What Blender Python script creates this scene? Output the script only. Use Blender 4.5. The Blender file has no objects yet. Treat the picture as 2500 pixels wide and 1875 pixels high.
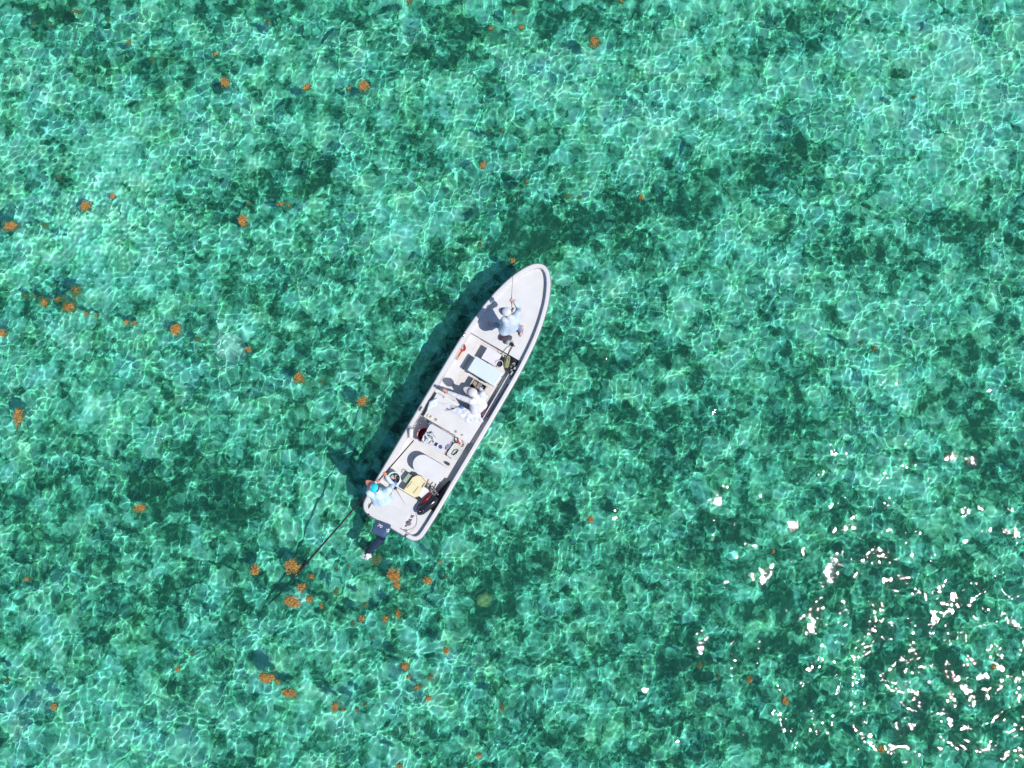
import bpy, bmesh, math, random
import numpy as np
from mathutils import Vector, Matrix, noise
R = math.radians
sc = bpy.context.scene
COL = sc.collection
random.seed(7)

# ------------------------------------------------------------------ camera
CAM_H = 18.85
FPX = 1667.0                      # focal length in pixels of the 2500 px wide photograph
PITCH = math.atan(165 / FPX)
cam = bpy.data.cameras.new('camera'); cam_o = bpy.data.objects.new('camera', cam); COL.objects.link(cam_o)
cam.sensor_width = 36; cam.lens = 36 * FPX / 2500; cam.clip_end = 3000
cam_o.location = (0, 0, CAM_H); cam_o.rotation_euler = (PITCH, 0, 0); sc.camera = cam_o

# ------------------------------------------------------------------ sky and sun
SUN_ZEN, SUN_AZ = 36.0, -28.0
w = bpy.data.worlds.new('World'); sc.world = w; w.use_nodes = True
wn = w.node_tree.nodes; wl = w.node_tree.links
sky = wn.new('ShaderNodeTexSky'); sky.sky_type = 'NISHITA'; sky.sun_disc = False
sky.sun_elevation = R(90 - SUN_ZEN); sky.sun_rotation = R(90 - SUN_AZ)
sky.ozone_density = 3.0; sky.dust_density = .2
wl.new(sky.outputs[0], wn['Background'].inputs[0]); wn['Background'].inputs[1].default_value = .135
sun = bpy.data.lights.new('sun', 'SUN'); sun_o = bpy.data.objects.new('sun', sun); COL.objects.link(sun_o)
sun.energy = 4.8; sun.angle = R(.5); sun.color = (1, .98, .955)
sun_o.rotation_euler = (0, R(SUN_ZEN), R(SUN_AZ)); sun_o.location = (12, -5, 20)
sun.cycles.is_caustics_light = True
sc.view_settings.view_transform = 'Standard'; sc.view_settings.look = 'None'
sc.view_settings.exposure = 0; sc.view_settings.gamma = 1
cy = sc.cycles
cy.max_bounces = 6; cy.diffuse_bounces = 2; cy.glossy_bounces = 2; cy.transmission_bounces = 4; cy.transparent_max_bounces = 6
cy.caustics_refractive = True; cy.caustics_reflective = False
cy.sample_clamp_indirect = 4
cy.use_adaptive_sampling = True; cy.adaptive_threshold = .03

# ------------------------------------------------------------------ geometry helpers
def at(px, py, z):
    """world point at height z that the photograph shows at pixel (px, py)"""
    d = Vector(((px - 1250) / FPX, -(py - 937.5) / FPX, -1.0)); d.rotate(cam_o.rotation_euler)
    t = (z - CAM_H) / d.z
    return Vector((0, 0, CAM_H)) + d * t
GZ = .65
_d = Vector((366, -642)).normalized(); _n = Vector((-_d.y, _d.x))
_T = Vector((952, 1287)) - _n * 2.8
_Bw = _T + (_d + _n * .017) * 739
O0 = at(_T.x, _T.y, GZ); B0 = at(_Bw.x, _Bw.y, GZ)
UD = (B0 - O0).normalized(); VD = Vector((UD.y, -UD.x, 0))     # towards the bow, towards starboard
BANG = math.atan2(UD.y, UD.x)
LEN = (B0 - O0).length
def W(u, v, z): return Vector((O0.x, O0.y, 0)) + UD * u + VD * v + Vector((0, 0, z))
def UV(px, py, z):
    p = at(px, py, z) - Vector((O0.x, O0.y, z)); return p.dot(UD), p.dot(VD)

def link(name, me, mat=None, parent=None, smooth=False):
    o = bpy.data.objects.new(name, me); COL.objects.link(o)
    if mat is not None: me.materials.append(mat)
    if smooth:
        me.polygons.foreach_set('use_smooth', [True] * len(me.polygons))
    if parent is not None:
        off = wloc(parent); o.parent = parent
        me.transform(Matrix.Translation(-off))
    else:
        n = len(me.vertices); c = np.empty(n * 3); me.vertices.foreach_get('co', c); c = c.reshape(-1, 3)
        lo, hi = c.min(0), c.max(0); p = Vector(((lo[0] + hi[0]) / 2, (lo[1] + hi[1]) / 2, lo[2]))
        me.transform(Matrix.Translation(-p)); o.location = p
    return o
def wloc(o):
    v = Vector(o.location)
    while o.parent is not None: o = o.parent; v += Vector(o.location)
    return v
def obj(name, bm, mat=None, parent=None, smooth=False, bevel=0, seg=2):
    if bevel:
        es = [e for e in bm.edges if len(e.link_faces) == 2 and e.calc_face_angle(0) > .6]
        bmesh.ops.bevel(bm, geom=es, offset=bevel, segments=seg, affect='EDGES', profile=.5, clamp_overlap=True)
    me = bpy.data.meshes.new(name); bmesh.ops.recalc_face_normals(bm, faces=bm.faces); bm.to_mesh(me); bm.free()
    if smooth: me.set_sharp_from_angle(angle=R(38))
    o = link(name, me, mat, parent, smooth)
    return o
def tag(o, label=None, cat=None, group=None, kind=None):
    if label: o['label'] = label
    if cat: o['category'] = cat
    if group: o['group'] = group
    if kind: o['kind'] = kind
    return o
def thing(name, label, cat, loc, group=None):
    o = bpy.data.objects.new(name, None); COL.objects.link(o); o.location = loc
    o.empty_display_size = .1
    return tag(o, label, cat, group)
def B(): return bmesh.new()
def box(bm, c, s, rz=0, tilt=None):
    m = Matrix.Translation(Vector(c)) @ Matrix.Rotation(rz, 4, 'Z')
    if tilt is not None: m = m @ tilt
    m = m @ Matrix.Diagonal((*s, 1))
    bmesh.ops.create_cube(bm, size=1, matrix=m); return bm
def ubox(bm, u0, u1, v0, v1, z0, z1):
    return box(bm, W((u0 + u1) / 2, (v0 + v1) / 2, (z0 + z1) / 2), (abs(u1 - u0), abs(v1 - v0), z1 - z0), BANG)
def prism(bm, pts, z0, z1, dz=None):
    """pts: world xy (Vector); closed solid between z0 and z1"""
    f = dz or (lambda p: 0)
    lo = [bm.verts.new((p[0], p[1], z0 + f(p))) for p in pts]; hi = [bm.verts.new((p[0], p[1], z1 + f(p))) for p in pts]
    n = len(pts)
    bm.faces.new(lo[::-1]); bm.faces.new(hi)
    for i in range(n): bm.faces.new((lo[i], lo[(i + 1) % n], hi[(i + 1) % n], hi[i]))
    return bm
def frame(d):
    d = d.normalized(); a = Vector((0, 0, 1)) if abs(d.z) < .9 else Vector((1, 0, 0))
    x = d.cross(a).normalized(); return x, d.cross(x).normalized()
def tube(bm, pts, r, seg=8, caps=True):
    pts = [Vector(p) for p in pts]; n = len(pts); rr = r if isinstance(r, (list, tuple)) else [r] * n
    rings = []; px_ = None
    for i, p in enumerate(pts):
        d = (pts[min(i + 1, n - 1)] - pts[max(i - 1, 0)])
        if d.length < 1e-9: d = Vector((0, 0, 1))
        d.normalize()
        if px_ is None: x, y = frame(d)
        else:
            x = (px_ - d * px_.dot(d))
            x = x.normalized() if x.length > 1e-6 else frame(d)[0]
            y = d.cross(x)
        px_ = x
        rings.append([bm.verts.new(p + (x * math.cos(t) + y * math.sin(t)) * rr[i]) for t in [2 * math.pi * k / seg for k in range(seg)]])
    for a, b in zip(rings, rings[1:]):
        for k in range(seg): bm.faces.new((a[k], a[(k + 1) % seg], b[(k + 1) % seg], b[k]))
    if caps: bm.faces.new(rings[0][::-1]); bm.faces.new(rings[-1])
    return bm
def spline(pts, n=6):
    pts = [Vector(p) for p in pts]; P = [pts[0]] + pts + [pts[-1]]; out = []
    for i in range(1, len(P) - 2):
        a, b, c, d = P[i - 1:i + 3]
        for k in range(n):
            t = k / n
            out.append(.5 * ((2 * b) + (c - a) * t + (2 * a - 5 * b + 4 * c - d) * t * t + (3 * b - a - 3 * c + d) * t ** 3))
    out.append(P[-2]); return out
def lathe(bm, c, prof, seg=24, axis=Vector((0, 0, 1)), sx=1, sy=1, xdir=None):
    """prof: list of (radius, height); closes at r = 0"""
    axis = axis.normalized()
    x, y = frame(axis)
    if xdir is not None: x = (xdir - axis * xdir.dot(axis)).normalized(); y = axis.cross(x)
    c = Vector(c); rings = []
    for r, h in prof:
        if r < 1e-6: rings.append([bm.verts.new(c + axis * h)])
        else: rings.append([bm.verts.new(c + axis * h + x * (math.cos(t) * r * sx) + y * (math.sin(t) * r * sy)) for t in [2 * math.pi * k / seg for k in range(seg)]])
    for a, b in zip(rings, rings[1:]):
        if len(a) == 1 and len(b) == 1: continue
        for k in range(seg):
            k2 = (k + 1) % seg
            if len(a) == 1: bm.faces.new((a[0], b[k2], b[k]))
            elif len(b) == 1: bm.faces.new((a[k], a[k2], b[0]))
            else: bm.faces.new((a[k], a[k2], b[k2], b[k]))
    return bm
def ball(bm, c, r, seg=12, scale=(1, 1, 1), rot=None):
    m = Matrix.Translation(Vector(c)) @ (rot.to_4x4() if rot is not None else Matrix.Identity(4)) @ Matrix.Diagonal((r * scale[0], r * scale[1], r * scale[2], 1))
    bmesh.ops.create_uvsphere(bm, u_segments=seg, v_segments=max(6, seg * 2 // 3), radius=1, matrix=m); return bm
def clip(poly, a, b, c):
    """keep a*u + b*v <= c of a (u, v) polygon"""
    out = []; n = len(poly)
    for i in range(n):
        p, q = poly[i], poly[(i + 1) % n]; fp, fq = a * p[0] + b * p[1] - c, a * q[0] + b * q[1] - c
        if fp <= 0: out.append(p)
        if fp * fq < 0: t = fp / (fp - fq); out.append((p[0] + (q[0] - p[0]) * t, p[1] + (q[1] - p[1]) * t))
    return out
def rrect(cx, cy, sx, sy, r, n=5):
    pts = []
    for qx, qy, a0 in ((1, 1, 0), (-1, 1, 90), (-1, -1, 180), (1, -1, 270)):
        for k in range(n + 1):
            a = R(a0 + 90 * k / n); pts.append((cx + qx * (sx / 2 - r) + r * math.cos(a), cy + qy * (sy / 2 - r) + r * math.sin(a)))
    return pts

# ------------------------------------------------------------------ materials
def mat(name, col, rough=.5, var=.12, scale=8., bump=0, bscale=60., spec=.5, metal=0, coat=0, sat=0):
    m = bpy.data.materials.new(name); m.use_nodes = True; n = m.node_tree.nodes; l = m.node_tree.links
    b = n['Principled BSDF']; b.inputs['Roughness'].default_value = rough
    b.inputs['Specular IOR Level'].default_value = spec; b.inputs['Metallic'].default_value = metal
    b.inputs['Coat Weight'].default_value = coat
    tc = n.new('ShaderNodeTexCoord'); nz = n.new('ShaderNodeTexNoise'); nz.inputs['Scale'].default_value = scale
    nz.inputs['Detail'].default_value = 5; l.new(tc.outputs['Object'], nz.inputs['Vector'])
    rp = n.new('ShaderNodeValToRGB'); e = rp.color_ramp.elements
    e[0].position = .32; e[1].position = .68
    e[0].color = (*[max(0, c * (1 - var)) for c in col], 1); e[1].color = (*[min(1, c * (1 + var * .6)) for c in col], 1)
    l.new(nz.outputs[0], rp.inputs[0]); l.new(rp.outputs[0], b.inputs['Base Color'])
    if bump:
        n2 = n.new('ShaderNodeTexNoise'); n2.inputs['Scale'].default_value = bscale; n2.inputs['Detail'].default_value = 3
        l.new(tc.outputs['Object'], n2.inputs['Vector'])
        bp = n.new('ShaderNodeBump'); bp.inputs['Strength'].default_value = bump; bp.inputs['Distance'].default_value = .01
        l.new(n2.outputs[0], bp.inputs['Height']); l.new(bp.outputs[0], b.inputs['Normal'])
    return m
GEL = mat('white_gelcoat', (.59, .575, .565), .35, .05, 1.7, spec=.4)
GELF = mat('white_nonskid', (.60, .585, .57), .6, .06, 3, bump=.25, bscale=120, spec=.25)
BEIGE = mat('beige_nonskid', (.60, .565, .535), .75, .10, 5, bump=.35, bscale=120, spec=.2)
RUB = mat('grey_rubber', (.16, .17, .18), .6)
BLK = mat('black_plastic', (.018, .018, .022), .4, .3)
BLKG = mat('black_glossy_vinyl', (.014, .015, .022), .22, .3, spec=.6)
DGREY = mat('dark_grey_fabric', (.07, .065, .085), .85, .3, 20, bump=.4)
GREY = mat('grey_plastic', (.33, .34, .34), .5)
LGREY = mat('light_grey_plastic', (.52, .54, .53), .45)
STEEL = mat('steel', (.60, .60, .60), .28, .1, metal=1)
NAVY = mat('navy_enamel', (.055, .085, .17), .28, .15, 6, coat=.5)
NAVYD = mat('navy_enamel_dark', (.02, .03, .07), .35, .2, 6)
WHITEP = mat('white_plastic', (.66, .65, .64), .4, .04)
PALEC = mat('pale_cyan_lid', (.56, .63, .65), .4, .03, 3)
COOLB = mat('cooler_side', (.62, .70, .74), .45, .05)
OLIVE = mat('olive_vinyl', (.22, .24, .10), .42, .2, 12)
MAROON = mat('maroon_fabric', (.16, .02, .05), .8, .25, 20)
RED = mat('red_plastic', (.52, .02, .03), .42, .1)
PINK = mat('faded_red_rim', (.75, .33, .32), .5)
ORANGE = mat('orange_metal', (.72, .24, .07), .5, .2, 20)
YELL = mat('cream_yellow_plastic', (.68, .60, .35), .5, .06, 6)
BROWN = mat('brown_trim', (.34, .26, .17), .6)
GREEN = mat('grey_green_plastic', (.33, .38, .30), .45)
BLUE = mat('blue_plastic', (.05, .17, .50), .4, .3)
LINEM = mat('tan_line', (.42, .36, .28), .6)
ROPEB = mat('black_rope', (.03, .028, .035), .8)
SKIN = mat('skin', (.64, .34, .26), .5, .1, 15, spec=.3)
SKINT = mat('tanned_skin', (.56, .22, .12), .5, .1, 15, spec=.3)
HAIR = mat('brown_hair', (.06, .035, .02), .7, .4, 60)
SHIRTL = mat('light_blue_shirt', (.50, .55, .64), .85, .06, 6, bump=.3, spec=.15)
SHIRTW = mat('white_shirt', (.62, .61, .64), .85, .04, 6, bump=.3, spec=.15)
SHIRTC = mat('pale_sky_shirt', (.52, .63, .72), .85, .05, 6, bump=.3, spec=.15)
JEANS = mat('blue_trousers', (.10, .20, .42), .85, .15, 12, bump=.3, spec=.15)
TROUG = mat('grey_trousers', (.33, .31, .33), .85, .12, 12, bump=.3, spec=.15)
CLOTH = mat('white_cloth', (.58, .585, .63), .9, .04, 6, bump=.3, spec=.1)
CYAN = mat('cyan_cap', (.02, .60, .72), .75, .1)
CORAL = mat('coral_brim', (.90, .32, .22), .7)
CAPW = mat('white_cap', (.62, .61, .63), .8, .04)
CAPD = mat('slate_brim', (.16, .15, .23), .75)
CAPP = mat('pinkish_white_cap', (.64, .58, .58), .8, .06)
EYE = mat('dark_eye', (.02, .015, .015), .2)
LIP = mat('lip', (.40, .12, .10), .5)

# ------------------------------------------------------------------ water and sea bed
def axis_(a, b, step, far):
    v = list(np.arange(a, b + 1e-6, step)); s = step; x = v[-1]
    while x < far: s *= 1.25; x += s; v.append(x)
    s = step; x = v[0]; L_ = []
    while x > -far: s *= 1.25; x -= s; L_.append(x)
    return np.array(L_[::-1] + v)
def sheet(name, xs, ys, hf):
    X, Y = np.meshgrid(xs, ys); Z = hf(X, Y); nx, ny = len(xs), len(ys)
    me = bpy.data.meshes.new(name); me.vertices.add(nx * ny)
    me.vertices.foreach_set('co', np.stack([X, Y, Z], -1).astype('f').ravel())
    i = np.arange(nx * ny).reshape(ny, nx); q = np.stack([i[:-1, :-1], i[:-1, 1:], i[1:, 1:], i[1:, :-1]], -1).reshape(-1, 4)
    n = len(q); me.loops.add(n * 4); me.loops.foreach_set('vertex_index', q.ravel().astype('i'))
    me.polygons.add(n); me.polygons.foreach_set('loop_start', np.arange(0, n * 4, 4, dtype='i'))
    me.polygons.foreach_set('loop_total', np.full(n, 4, dtype='i')); me.polygons.foreach_set('use_smooth', np.ones(n, dtype=bool))
    me.update(calc_edges=True); o = bpy.data.objects.new(name, me); COL.objects.link(o); return o, X, Y
rng = np.random.RandomState(11)
CXc, CYc = UV and (W(4, 0, 0).x, W(4, 0, 0).y)
def waves(X, Y):
    Z = np.zeros_like(X)
    gust = [.85 + .55 * np.sin(X * a1 + Y * b1 + c1) * np.sin(Y * a1 * 1.3 - X * b1 * .8 + c1 * 2) + .2 * np.sin(X * b1 * 2.7 + c1) for a1, b1, c1 in ((.9, .5, 1), (-.6, 1.1, 2.2), (1.5, -.4, .3), (.45, .7, 4))]
    for k in range(150):
        lam = .13 * (2.5 / .13) ** (rng.rand() ** 1.2)
        th = R(-58) + rng.randn() * R(62)
        a = lam * (.0053 if lam > .55 else .0036) * (gust[k % 4] if lam < .7 else 1)
        kx, ky = 2 * math.pi / lam * math.cos(th), 2 * math.pi / lam * math.sin(th)
        ph = rng.rand() * 6.28
        Z += a * .5 * np.sin(kx * X + ky * Y + ph + .35 * np.sin(.35 * kx * Y * .3 - .4 * X + ph * 2))
    U = (X - O0.x) * UD.x + (Y - O0.y) * UD.y; V = (X - O0.x) * VD.x + (Y - O0.y) * VD.y
    dh = np.hypot(np.maximum(0, np.abs(V) - .72 * np.sqrt(np.clip((8.1 - U) / 2.6, 0, 1))), np.maximum(0, np.abs(U - 3.9) - 4.0))
    Z += .0045 * np.exp(-dh / .35) * np.sin(2 * math.pi * dh / .22 + 1.5 * np.sin(U * 2.3))      # wavelets slapping the hull
    return Z / (1 + np.maximum(0, np.hypot(X, Y) - 20) ** 2 * .01)
WX = axis_(-16, 16, .033, 900); WY = axis_(-11, 13, .033, 900)
water, _, _ = sheet('water', WX, WY, waves)
tag(water, kind='structure', label='clear shallow turquoise sea with sun glints and small ripples')
water.cycles.is_caustics_caster = True
m = bpy.data.materials.new('sea_water'); m.use_nodes = True; n = m.node_tree.nodes; l = m.node_tree.links; n.clear()
out = n.new('ShaderNodeOutputMaterial'); gl = n.new('ShaderNodeBsdfGlossy'); gl.inputs['Roughness'].default_value = .024
rf = n.new('ShaderNodeBsdfRefraction'); rf.inputs['IOR'].default_value = 1.33; rf.inputs['Roughness'].default_value = .05
rf.inputs['Color'].default_value = (.58, .98, .91, 1)
fr = n.new('ShaderNodeFresnel'); fr.inputs[0].default_value = 1.33
mx = n.new('ShaderNodeMixShader'); l.new(fr.outputs[0], mx.inputs[0]); l.new(rf.outputs[0], mx.inputs[1]); l.new(gl.outputs[0], mx.inputs[2])
tc = n.new('ShaderNodeTexCoord'); rn = n.new('ShaderNodeTexNoise'); rn.inputs['Scale'].default_value = 14; rn.inputs['Detail'].default_value = 2
l.new(tc.outputs['Object'], rn.inputs['Vector'])
bp = n.new('ShaderNodeBump'); bp.inputs['Strength'].default_value = .36; bp.inputs['Distance'].default_value = .01
l.new(rn.outputs[0], bp.inputs['Height']); l.new(bp.outputs[0], gl.inputs['Normal'])
# diffuse surface colour standing in for the haze of light scattered by sediment
sc_ = n.new('ShaderNodeBsdfDiffuse'); sc_.inputs['Color'].default_value = (.11, .76, .54, 1)
m3 = n.new('ShaderNodeMixShader'); m3.inputs[0].default_value = .04
l.new(mx.outputs[0], m3.inputs[1]); l.new(sc_.outputs[0], m3.inputs[2]); l.new(m3.outputs[0], out.inputs[0]); water.data.materials.append(m)

BED_Z = -1.0
# broad seagrass (dark) and sand (light) areas of the bed: px, py, radius x, radius y, amount
BLOBS = [(200, 330, 260, 160, .35), (430, 560, 230, 150, .3), (160, 560, 160, 130, .45), (1500, 330, 170, 130, .5), (1640, 110, 140, 100, .4),
  (1330, 180, 130, 90, .3), (1900, 260, 300, 170, .25), (2350, 160, 220, 190, .5), (2330, 420, 160, 110, .25), (1150, 250, 120, 90, .35),
  (930, 560, 220, 90, .35), (1080, 500, 130, 70, .3), (760, 1230, 90, 110, .5), (1700, 760, 220, 130, .2), (830, 230, 90, 60, .3),
  (700, 1560, 120, 80, .25), (930, 1650, 150, 150, .3), (80, 1700, 160, 120, .35), (300, 1780, 150, 70, .3), (2440, 1560, 70, 90, .2), (2150, 760, 130, 100, .25),
  (1400, 540, 150, 70, -.6), (1570, 490, 150, 60, -.45), (1750, 440, 150, 60, -.45), (1950, 380, 150, 60, -.3), (1120, 110, 120, 70, -.75), (600, 510, 120, 60, -.7), (1440, 50, 170, 60, -.5), (1500, 210, 60, 60, -.5), (1290, 590, 140, 60, -.55),
  (1900, 410, 80, 60, -.5), (2420, 560, 110, 90, -.55), (1030, 330, 60, 80, -.5), (700, 420, 130, 60, -.35), (560, 700, 140, 90, -.3),
  (500, 1180, 240, 190, -.45), (130, 1150, 130, 110, -.15), (870, 1090, 60, 60, -.1), (1500, 900, 220, 110, -.3), (1480, 1080, 160, 90, -.35), (1290, 1420, 140, 90, -.35),
  (1180, 1460, 70, 70, -.6), (1900, 1000, 160, 100, -.35), (2400, 1080, 120, 160, -.5), (2000, 1400, 300, 190, -.6), (2350, 1650, 220, 200, -.6),
  (1650, 1600, 220, 170, -.5), (1950, 1780, 220, 90, -.6), (800, 1500, 170, 100, -.4), (330, 1500, 170, 70, -.3), (760, 1800, 110, 60, -.3), (140, 30, 60, 30, -.2),
  (150, 270, 90, 40, -.35), (330, 200, 120, 50, -.3), (80, 420, 60, 25, -.7), (880, 40, 160, 40, -.3), (1760, 160, 60, 60, -.35), (1690, 640, 90, 60, -.3), (2180, 640, 90, 60, -.35)]
def bedh(X, Y):
    return BED_Z + .05 * np.sin(X * .9 + 1.3 * np.sin(Y * .5)) * np.sin(Y * .8 + .6) + .025 * np.sin(X * 3.1 + Y * 1.7) * np.sin(Y * 2.9 - X)
bed, X, Y = sheet('seabed', axis_(-17, 17, .12, 900), axis_(-13.5, 15.5, .12, 900), bedh)
tag(bed, kind='structure', label='sandy sea bed with seagrass and pebbles under the clear water')
bed.cycles.is_caustics_receiver = True
tone = np.zeros_like(X)
for px, py, rx, ry, a in BLOBS:
    c = at(px, py, BED_Z * .78); s = (CAM_H - BED_Z) / FPX
    tone += a * np.exp(-(((X - c.x) / (rx * s)) ** 2 + ((Y - c.y) / (ry * s)) ** 2))
att = bed.data.attributes.new('tone', 'FLOAT', 'POINT'); att.data.foreach_set('value', tone.astype('f').ravel())
m = bpy.data.materials.new('seabed'); m.use_nodes = True; n = m.node_tree.nodes; l = m.node_tree.links
b = n['Principled BSDF']; b.inputs['Roughness'].default_value = 1; b.inputs['Specular IOR Level'].default_value = 0
tc = n.new('ShaderNodeTexCoord'); OBJ = tc.outputs['Object']
def nnoise(scale, det=4, dist=0, vec=None, rough=.55):
    q = n.new('ShaderNodeTexNoise'); q.inputs['Scale'].default_value = scale; q.inputs['Detail'].default_value = det
    q.inputs['Distortion'].default_value = dist; q.inputs['Roughness'].default_value = rough; l.new(vec or OBJ, q.inputs['Vector']); return q
def math_(op, a, c=None, clamp=False):
    q = n.new('ShaderNodeMath'); q.operation = op; q.use_clamp = clamp
    for i, s in enumerate((a, c)):
        if s is None: continue
        if isinstance(s, (int, float)): q.inputs[i].default_value = s
        else: l.new(s, q.inputs[i])
    return q.outputs[0]
wn_ = nnoise(3.2, 3)                                  # warp of the stone pattern
wv = n.new('ShaderNodeVectorMath'); wv.operation = 'MULTIPLY_ADD'; l.new(wn_.outputs['Color'], wv.inputs[0]); wv.inputs[1].default_value = (.55, .55, 0); l.new(OBJ, wv.inputs[2])
v1 = n.new('ShaderNodeTexVoronoi'); v1.inputs['Scale'].default_value = 2.3; l.new(wv.outputs[0], v1.inputs['Vector'])
v2 = n.new('ShaderNodeTexVoronoi'); v2.inputs['Scale'].default_value = 6; l.new(wv.outputs[0], v2.inputs['Vector'])
wv2 = n.new('ShaderNodeVectorMath'); wv2.operation = 'MULTIPLY_ADD'; l.new(wn_.outputs['Color'], wv2.inputs[0]); wv2.inputs[1].default_value = (-.5, .45, 0); l.new(OBJ, wv2.inputs[2])
v3 = n.new('ShaderNodeTexVoronoi'); v3.inputs['Scale'].default_value = 3.9; l.new(wv2.outputs[0], v3.inputs['Vector'])
s3 = n.new('ShaderNodeSeparateColor'); l.new(v3.outputs['Color'], s3.inputs[0])
s1 = n.new('ShaderNodeSeparateColor'); l.new(v1.outputs['Color'], s1.inputs[0]); s2 = n.new('ShaderNodeSeparateColor'); l.new(v2.outputs['Color'], s2.inputs[0])
big = nnoise(.55, 5, .6); mid = nnoise(1.6, 5, .4); fine = nnoise(9, 5, .8, rough=.72)
ta = n.new('ShaderNodeAttribute'); ta.attribute_name = 'tone'
t = math_('ADD', math_('MULTIPLY', math_('SUBTRACT', s1.outputs[0], .5), .38), math_('MULTIPLY', math_('SUBTRACT', s2.outputs[0], .5), .44))
t = math_('ADD', t, math_('MULTIPLY', math_('SUBTRACT', s3.outputs[0], .5), .42))
t = math_('ADD', t, math_('MULTIPLY', math_('SUBTRACT', big.outputs[0], .5), 1.2))
t = math_('ADD', t, math_('MULTIPLY', math_('SUBTRACT', mid.outputs[0], .5), 1.5))
t = math_('ADD', t, math_('MULTIPLY', math_('SUBTRACT', fine.outputs[0], .5), .9))
t = math_('ADD', t, math_('MULTIPLY', ta.outputs['Fac'], .58))
t = math_('ADD', math_('MULTIPLY', t, .74), .335, True)
rp = n.new('ShaderNodeValToRGB'); l.new(t, rp.inputs[0]); cr = rp.color_ramp
cr.elements[0].position = 0; cr.elements[0].color = (.03, .09, .055, 1)
cr.elements[1].position = 1; cr.elements[1].color = (.92, .93, .86, 1)
for p, c in ((.16, (.12, .29, .19)), (.36, (.34, .62, .47)), (.56, (.60, .84, .72)), (.8, (.86, .95, .90))):
    e = cr.elements.new(p); e.color = (*c, 1)
hue = nnoise(1.1, 3); hr = n.new('ShaderNodeValToRGB'); l.new(hue.outputs[0], hr.inputs[0])
hr.color_ramp.elements[0].position = .35; hr.color_ramp.elements[0].color = (.85, 1, 1.0, 1)
hr.color_ramp.elements[1].position = .68; hr.color_ramp.elements[1].color = (1.0, .98, .74, 1)
mm = n.new('ShaderNodeMix'); mm.data_type = 'RGBA'; mm.blend_type = 'MULTIPLY'; mm.inputs[0].default_value = 1
l.new(rp.outputs[0], mm.inputs[6]); l.new(hr.outputs[0], mm.inputs[7]); l.new(mm.outputs[2], b.inputs['Base Color'])
bp = n.new('ShaderNodeBump'); bp.inputs['Strength'].default_value = .6; bp.inputs['Distance'].default_value = .06
l.new(math_('ADD', math_('MULTIPLY', v2.outputs['Distance'], -1.0), fine.outputs[0]), bp.inputs['Height']); l.new(bp.outputs[0], b.inputs['Normal'])
bed.data.materials.append(m)

# ------------------------------------------------------------------ the skiff
SIDE = [(0, 0), (0, .35), (0, .62), (.03, .755), (.12, .85), (.3, .90), (.9, .92), (2, .925), (3, .93), (4, .93), (5, .925), (5.6, .90), (6.1, .86), (6.45, .81),
        (6.8, .74), (7.2, .63), (7.5, .51), (7.75, .38), (7.93, .24), (8.02, .1), (8.04, 0)]
_k = LEN / 8.04
sp = [(p.x, p.y) for p in spline([Vector((u * _k, v, 0)) for u, v in SIDE], 5)]
OUT = sp + [(u, -v) for u, v in sp[1:-1][::-1]]
def inset(d):
    n_ = len(OUT); r = []
    for i in range(n_):
        a, b_, c = Vector(OUT[i - 1]), Vector(OUT[i]), Vector(OUT[(i + 1) % n_])
        e = (c - a); nn = Vector((-e.y, e.x)).normalized()
        if nn.dot(Vector((4 * _k - b_.x, -b_.y))) < 0: nn = -nn
        r.append((b_.x + nn.x * d, b_.y + nn.y * d))
    return r
def sheer(u): return .10 * max(0, (u - 4.5) / 3.5) ** 2
def dzw(p): return sheer((Vector((p[0], p[1], 0)) - Vector((O0.x, O0.y, 0))).dot(UD))
def area(name, pl, z0, z1, mat_, parent, bev=.012, sh=True):
    bm = B(); prism(bm, [W(u, v, 0) for u, v in pl], z0, z1, dzw if sh else None); return obj(name, bm, mat_, parent, bevel=bev)
skiff = thing('skiff', 'long narrow white open fishing skiff with pointed bow, floating in clear shallow water', 'boat', W(4, 0, 0))
bm = B(); rings = []
LEV = [(.40, -.20), (.30, -.16), (.19, 0), (.12, .2), (.03, .52), (0, .58), (-.012, .60), (-.012, .625), (0, .645), (.012, GZ), (.088, GZ), (.100, .638), (.13, .24)]
for d_, z in LEV: rings.append([bm.verts.new(W(u, v, z + sheer(u) * (1 if z > .3 else .3))) for u, v in inset(d_)])
for a, b_ in zip(rings, rings[1:]):
    for i in range(len(a)): bm.faces.new((a[i], a[(i + 1) % len(a)], b_[(i + 1) % len(a)], b_[i]))
bm.faces.new(rings[0][::-1]); bm.faces.new(rings[-1])
hull = obj('hull', bm, GEL, skiff, smooth=True)
hull.cycles.is_caustics_receiver = True
hull.data.set_sharp_from_angle(angle=R(16))
bm = B()
rr = [(-.013, .605), (-.026, .61), (-.026, .632), (-.005, .64)]; rg = []
for d_, z in rr: rg.append([bm.verts.new(W(u, v, z + sheer(u))) for u, v in inset(d_)])
for a, b_ in zip(rg, rg[1:]):
    for i in range(len(a)): bm.faces.new((a[i], a[(i + 1) % len(a)], b_[(i + 1) % len(a)], b_[i]))
obj('rub_rail', bm, RUB, hull, smooth=True)
IN = inset(.097)
F0 = 5.5 * _k
fd = area('foredeck', clip(IN, -1, 0, -F0), .30, .52, GELF, skiff)
area('sole', clip(clip(clip(clip(IN, 1, 0, F0 - .003), -1, 0, -3.0), 0, 1, .659), 0, -1, .519), .243, .28, BEIGE, skiff, 0, False)
area('side_ledge', clip(clip(clip(IN, 1, 0, F0 - .004), -1, 0, -2.97), 0, 1, -.52), .244, .34, GELF, skiff, 0, False)
area('side_ledge', clip(clip(clip(IN, 1, 0, F0 - .004), -1, 0, -2.97), 0, -1, -.66), .244, .44, GELF, skiff, 0, False)
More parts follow.
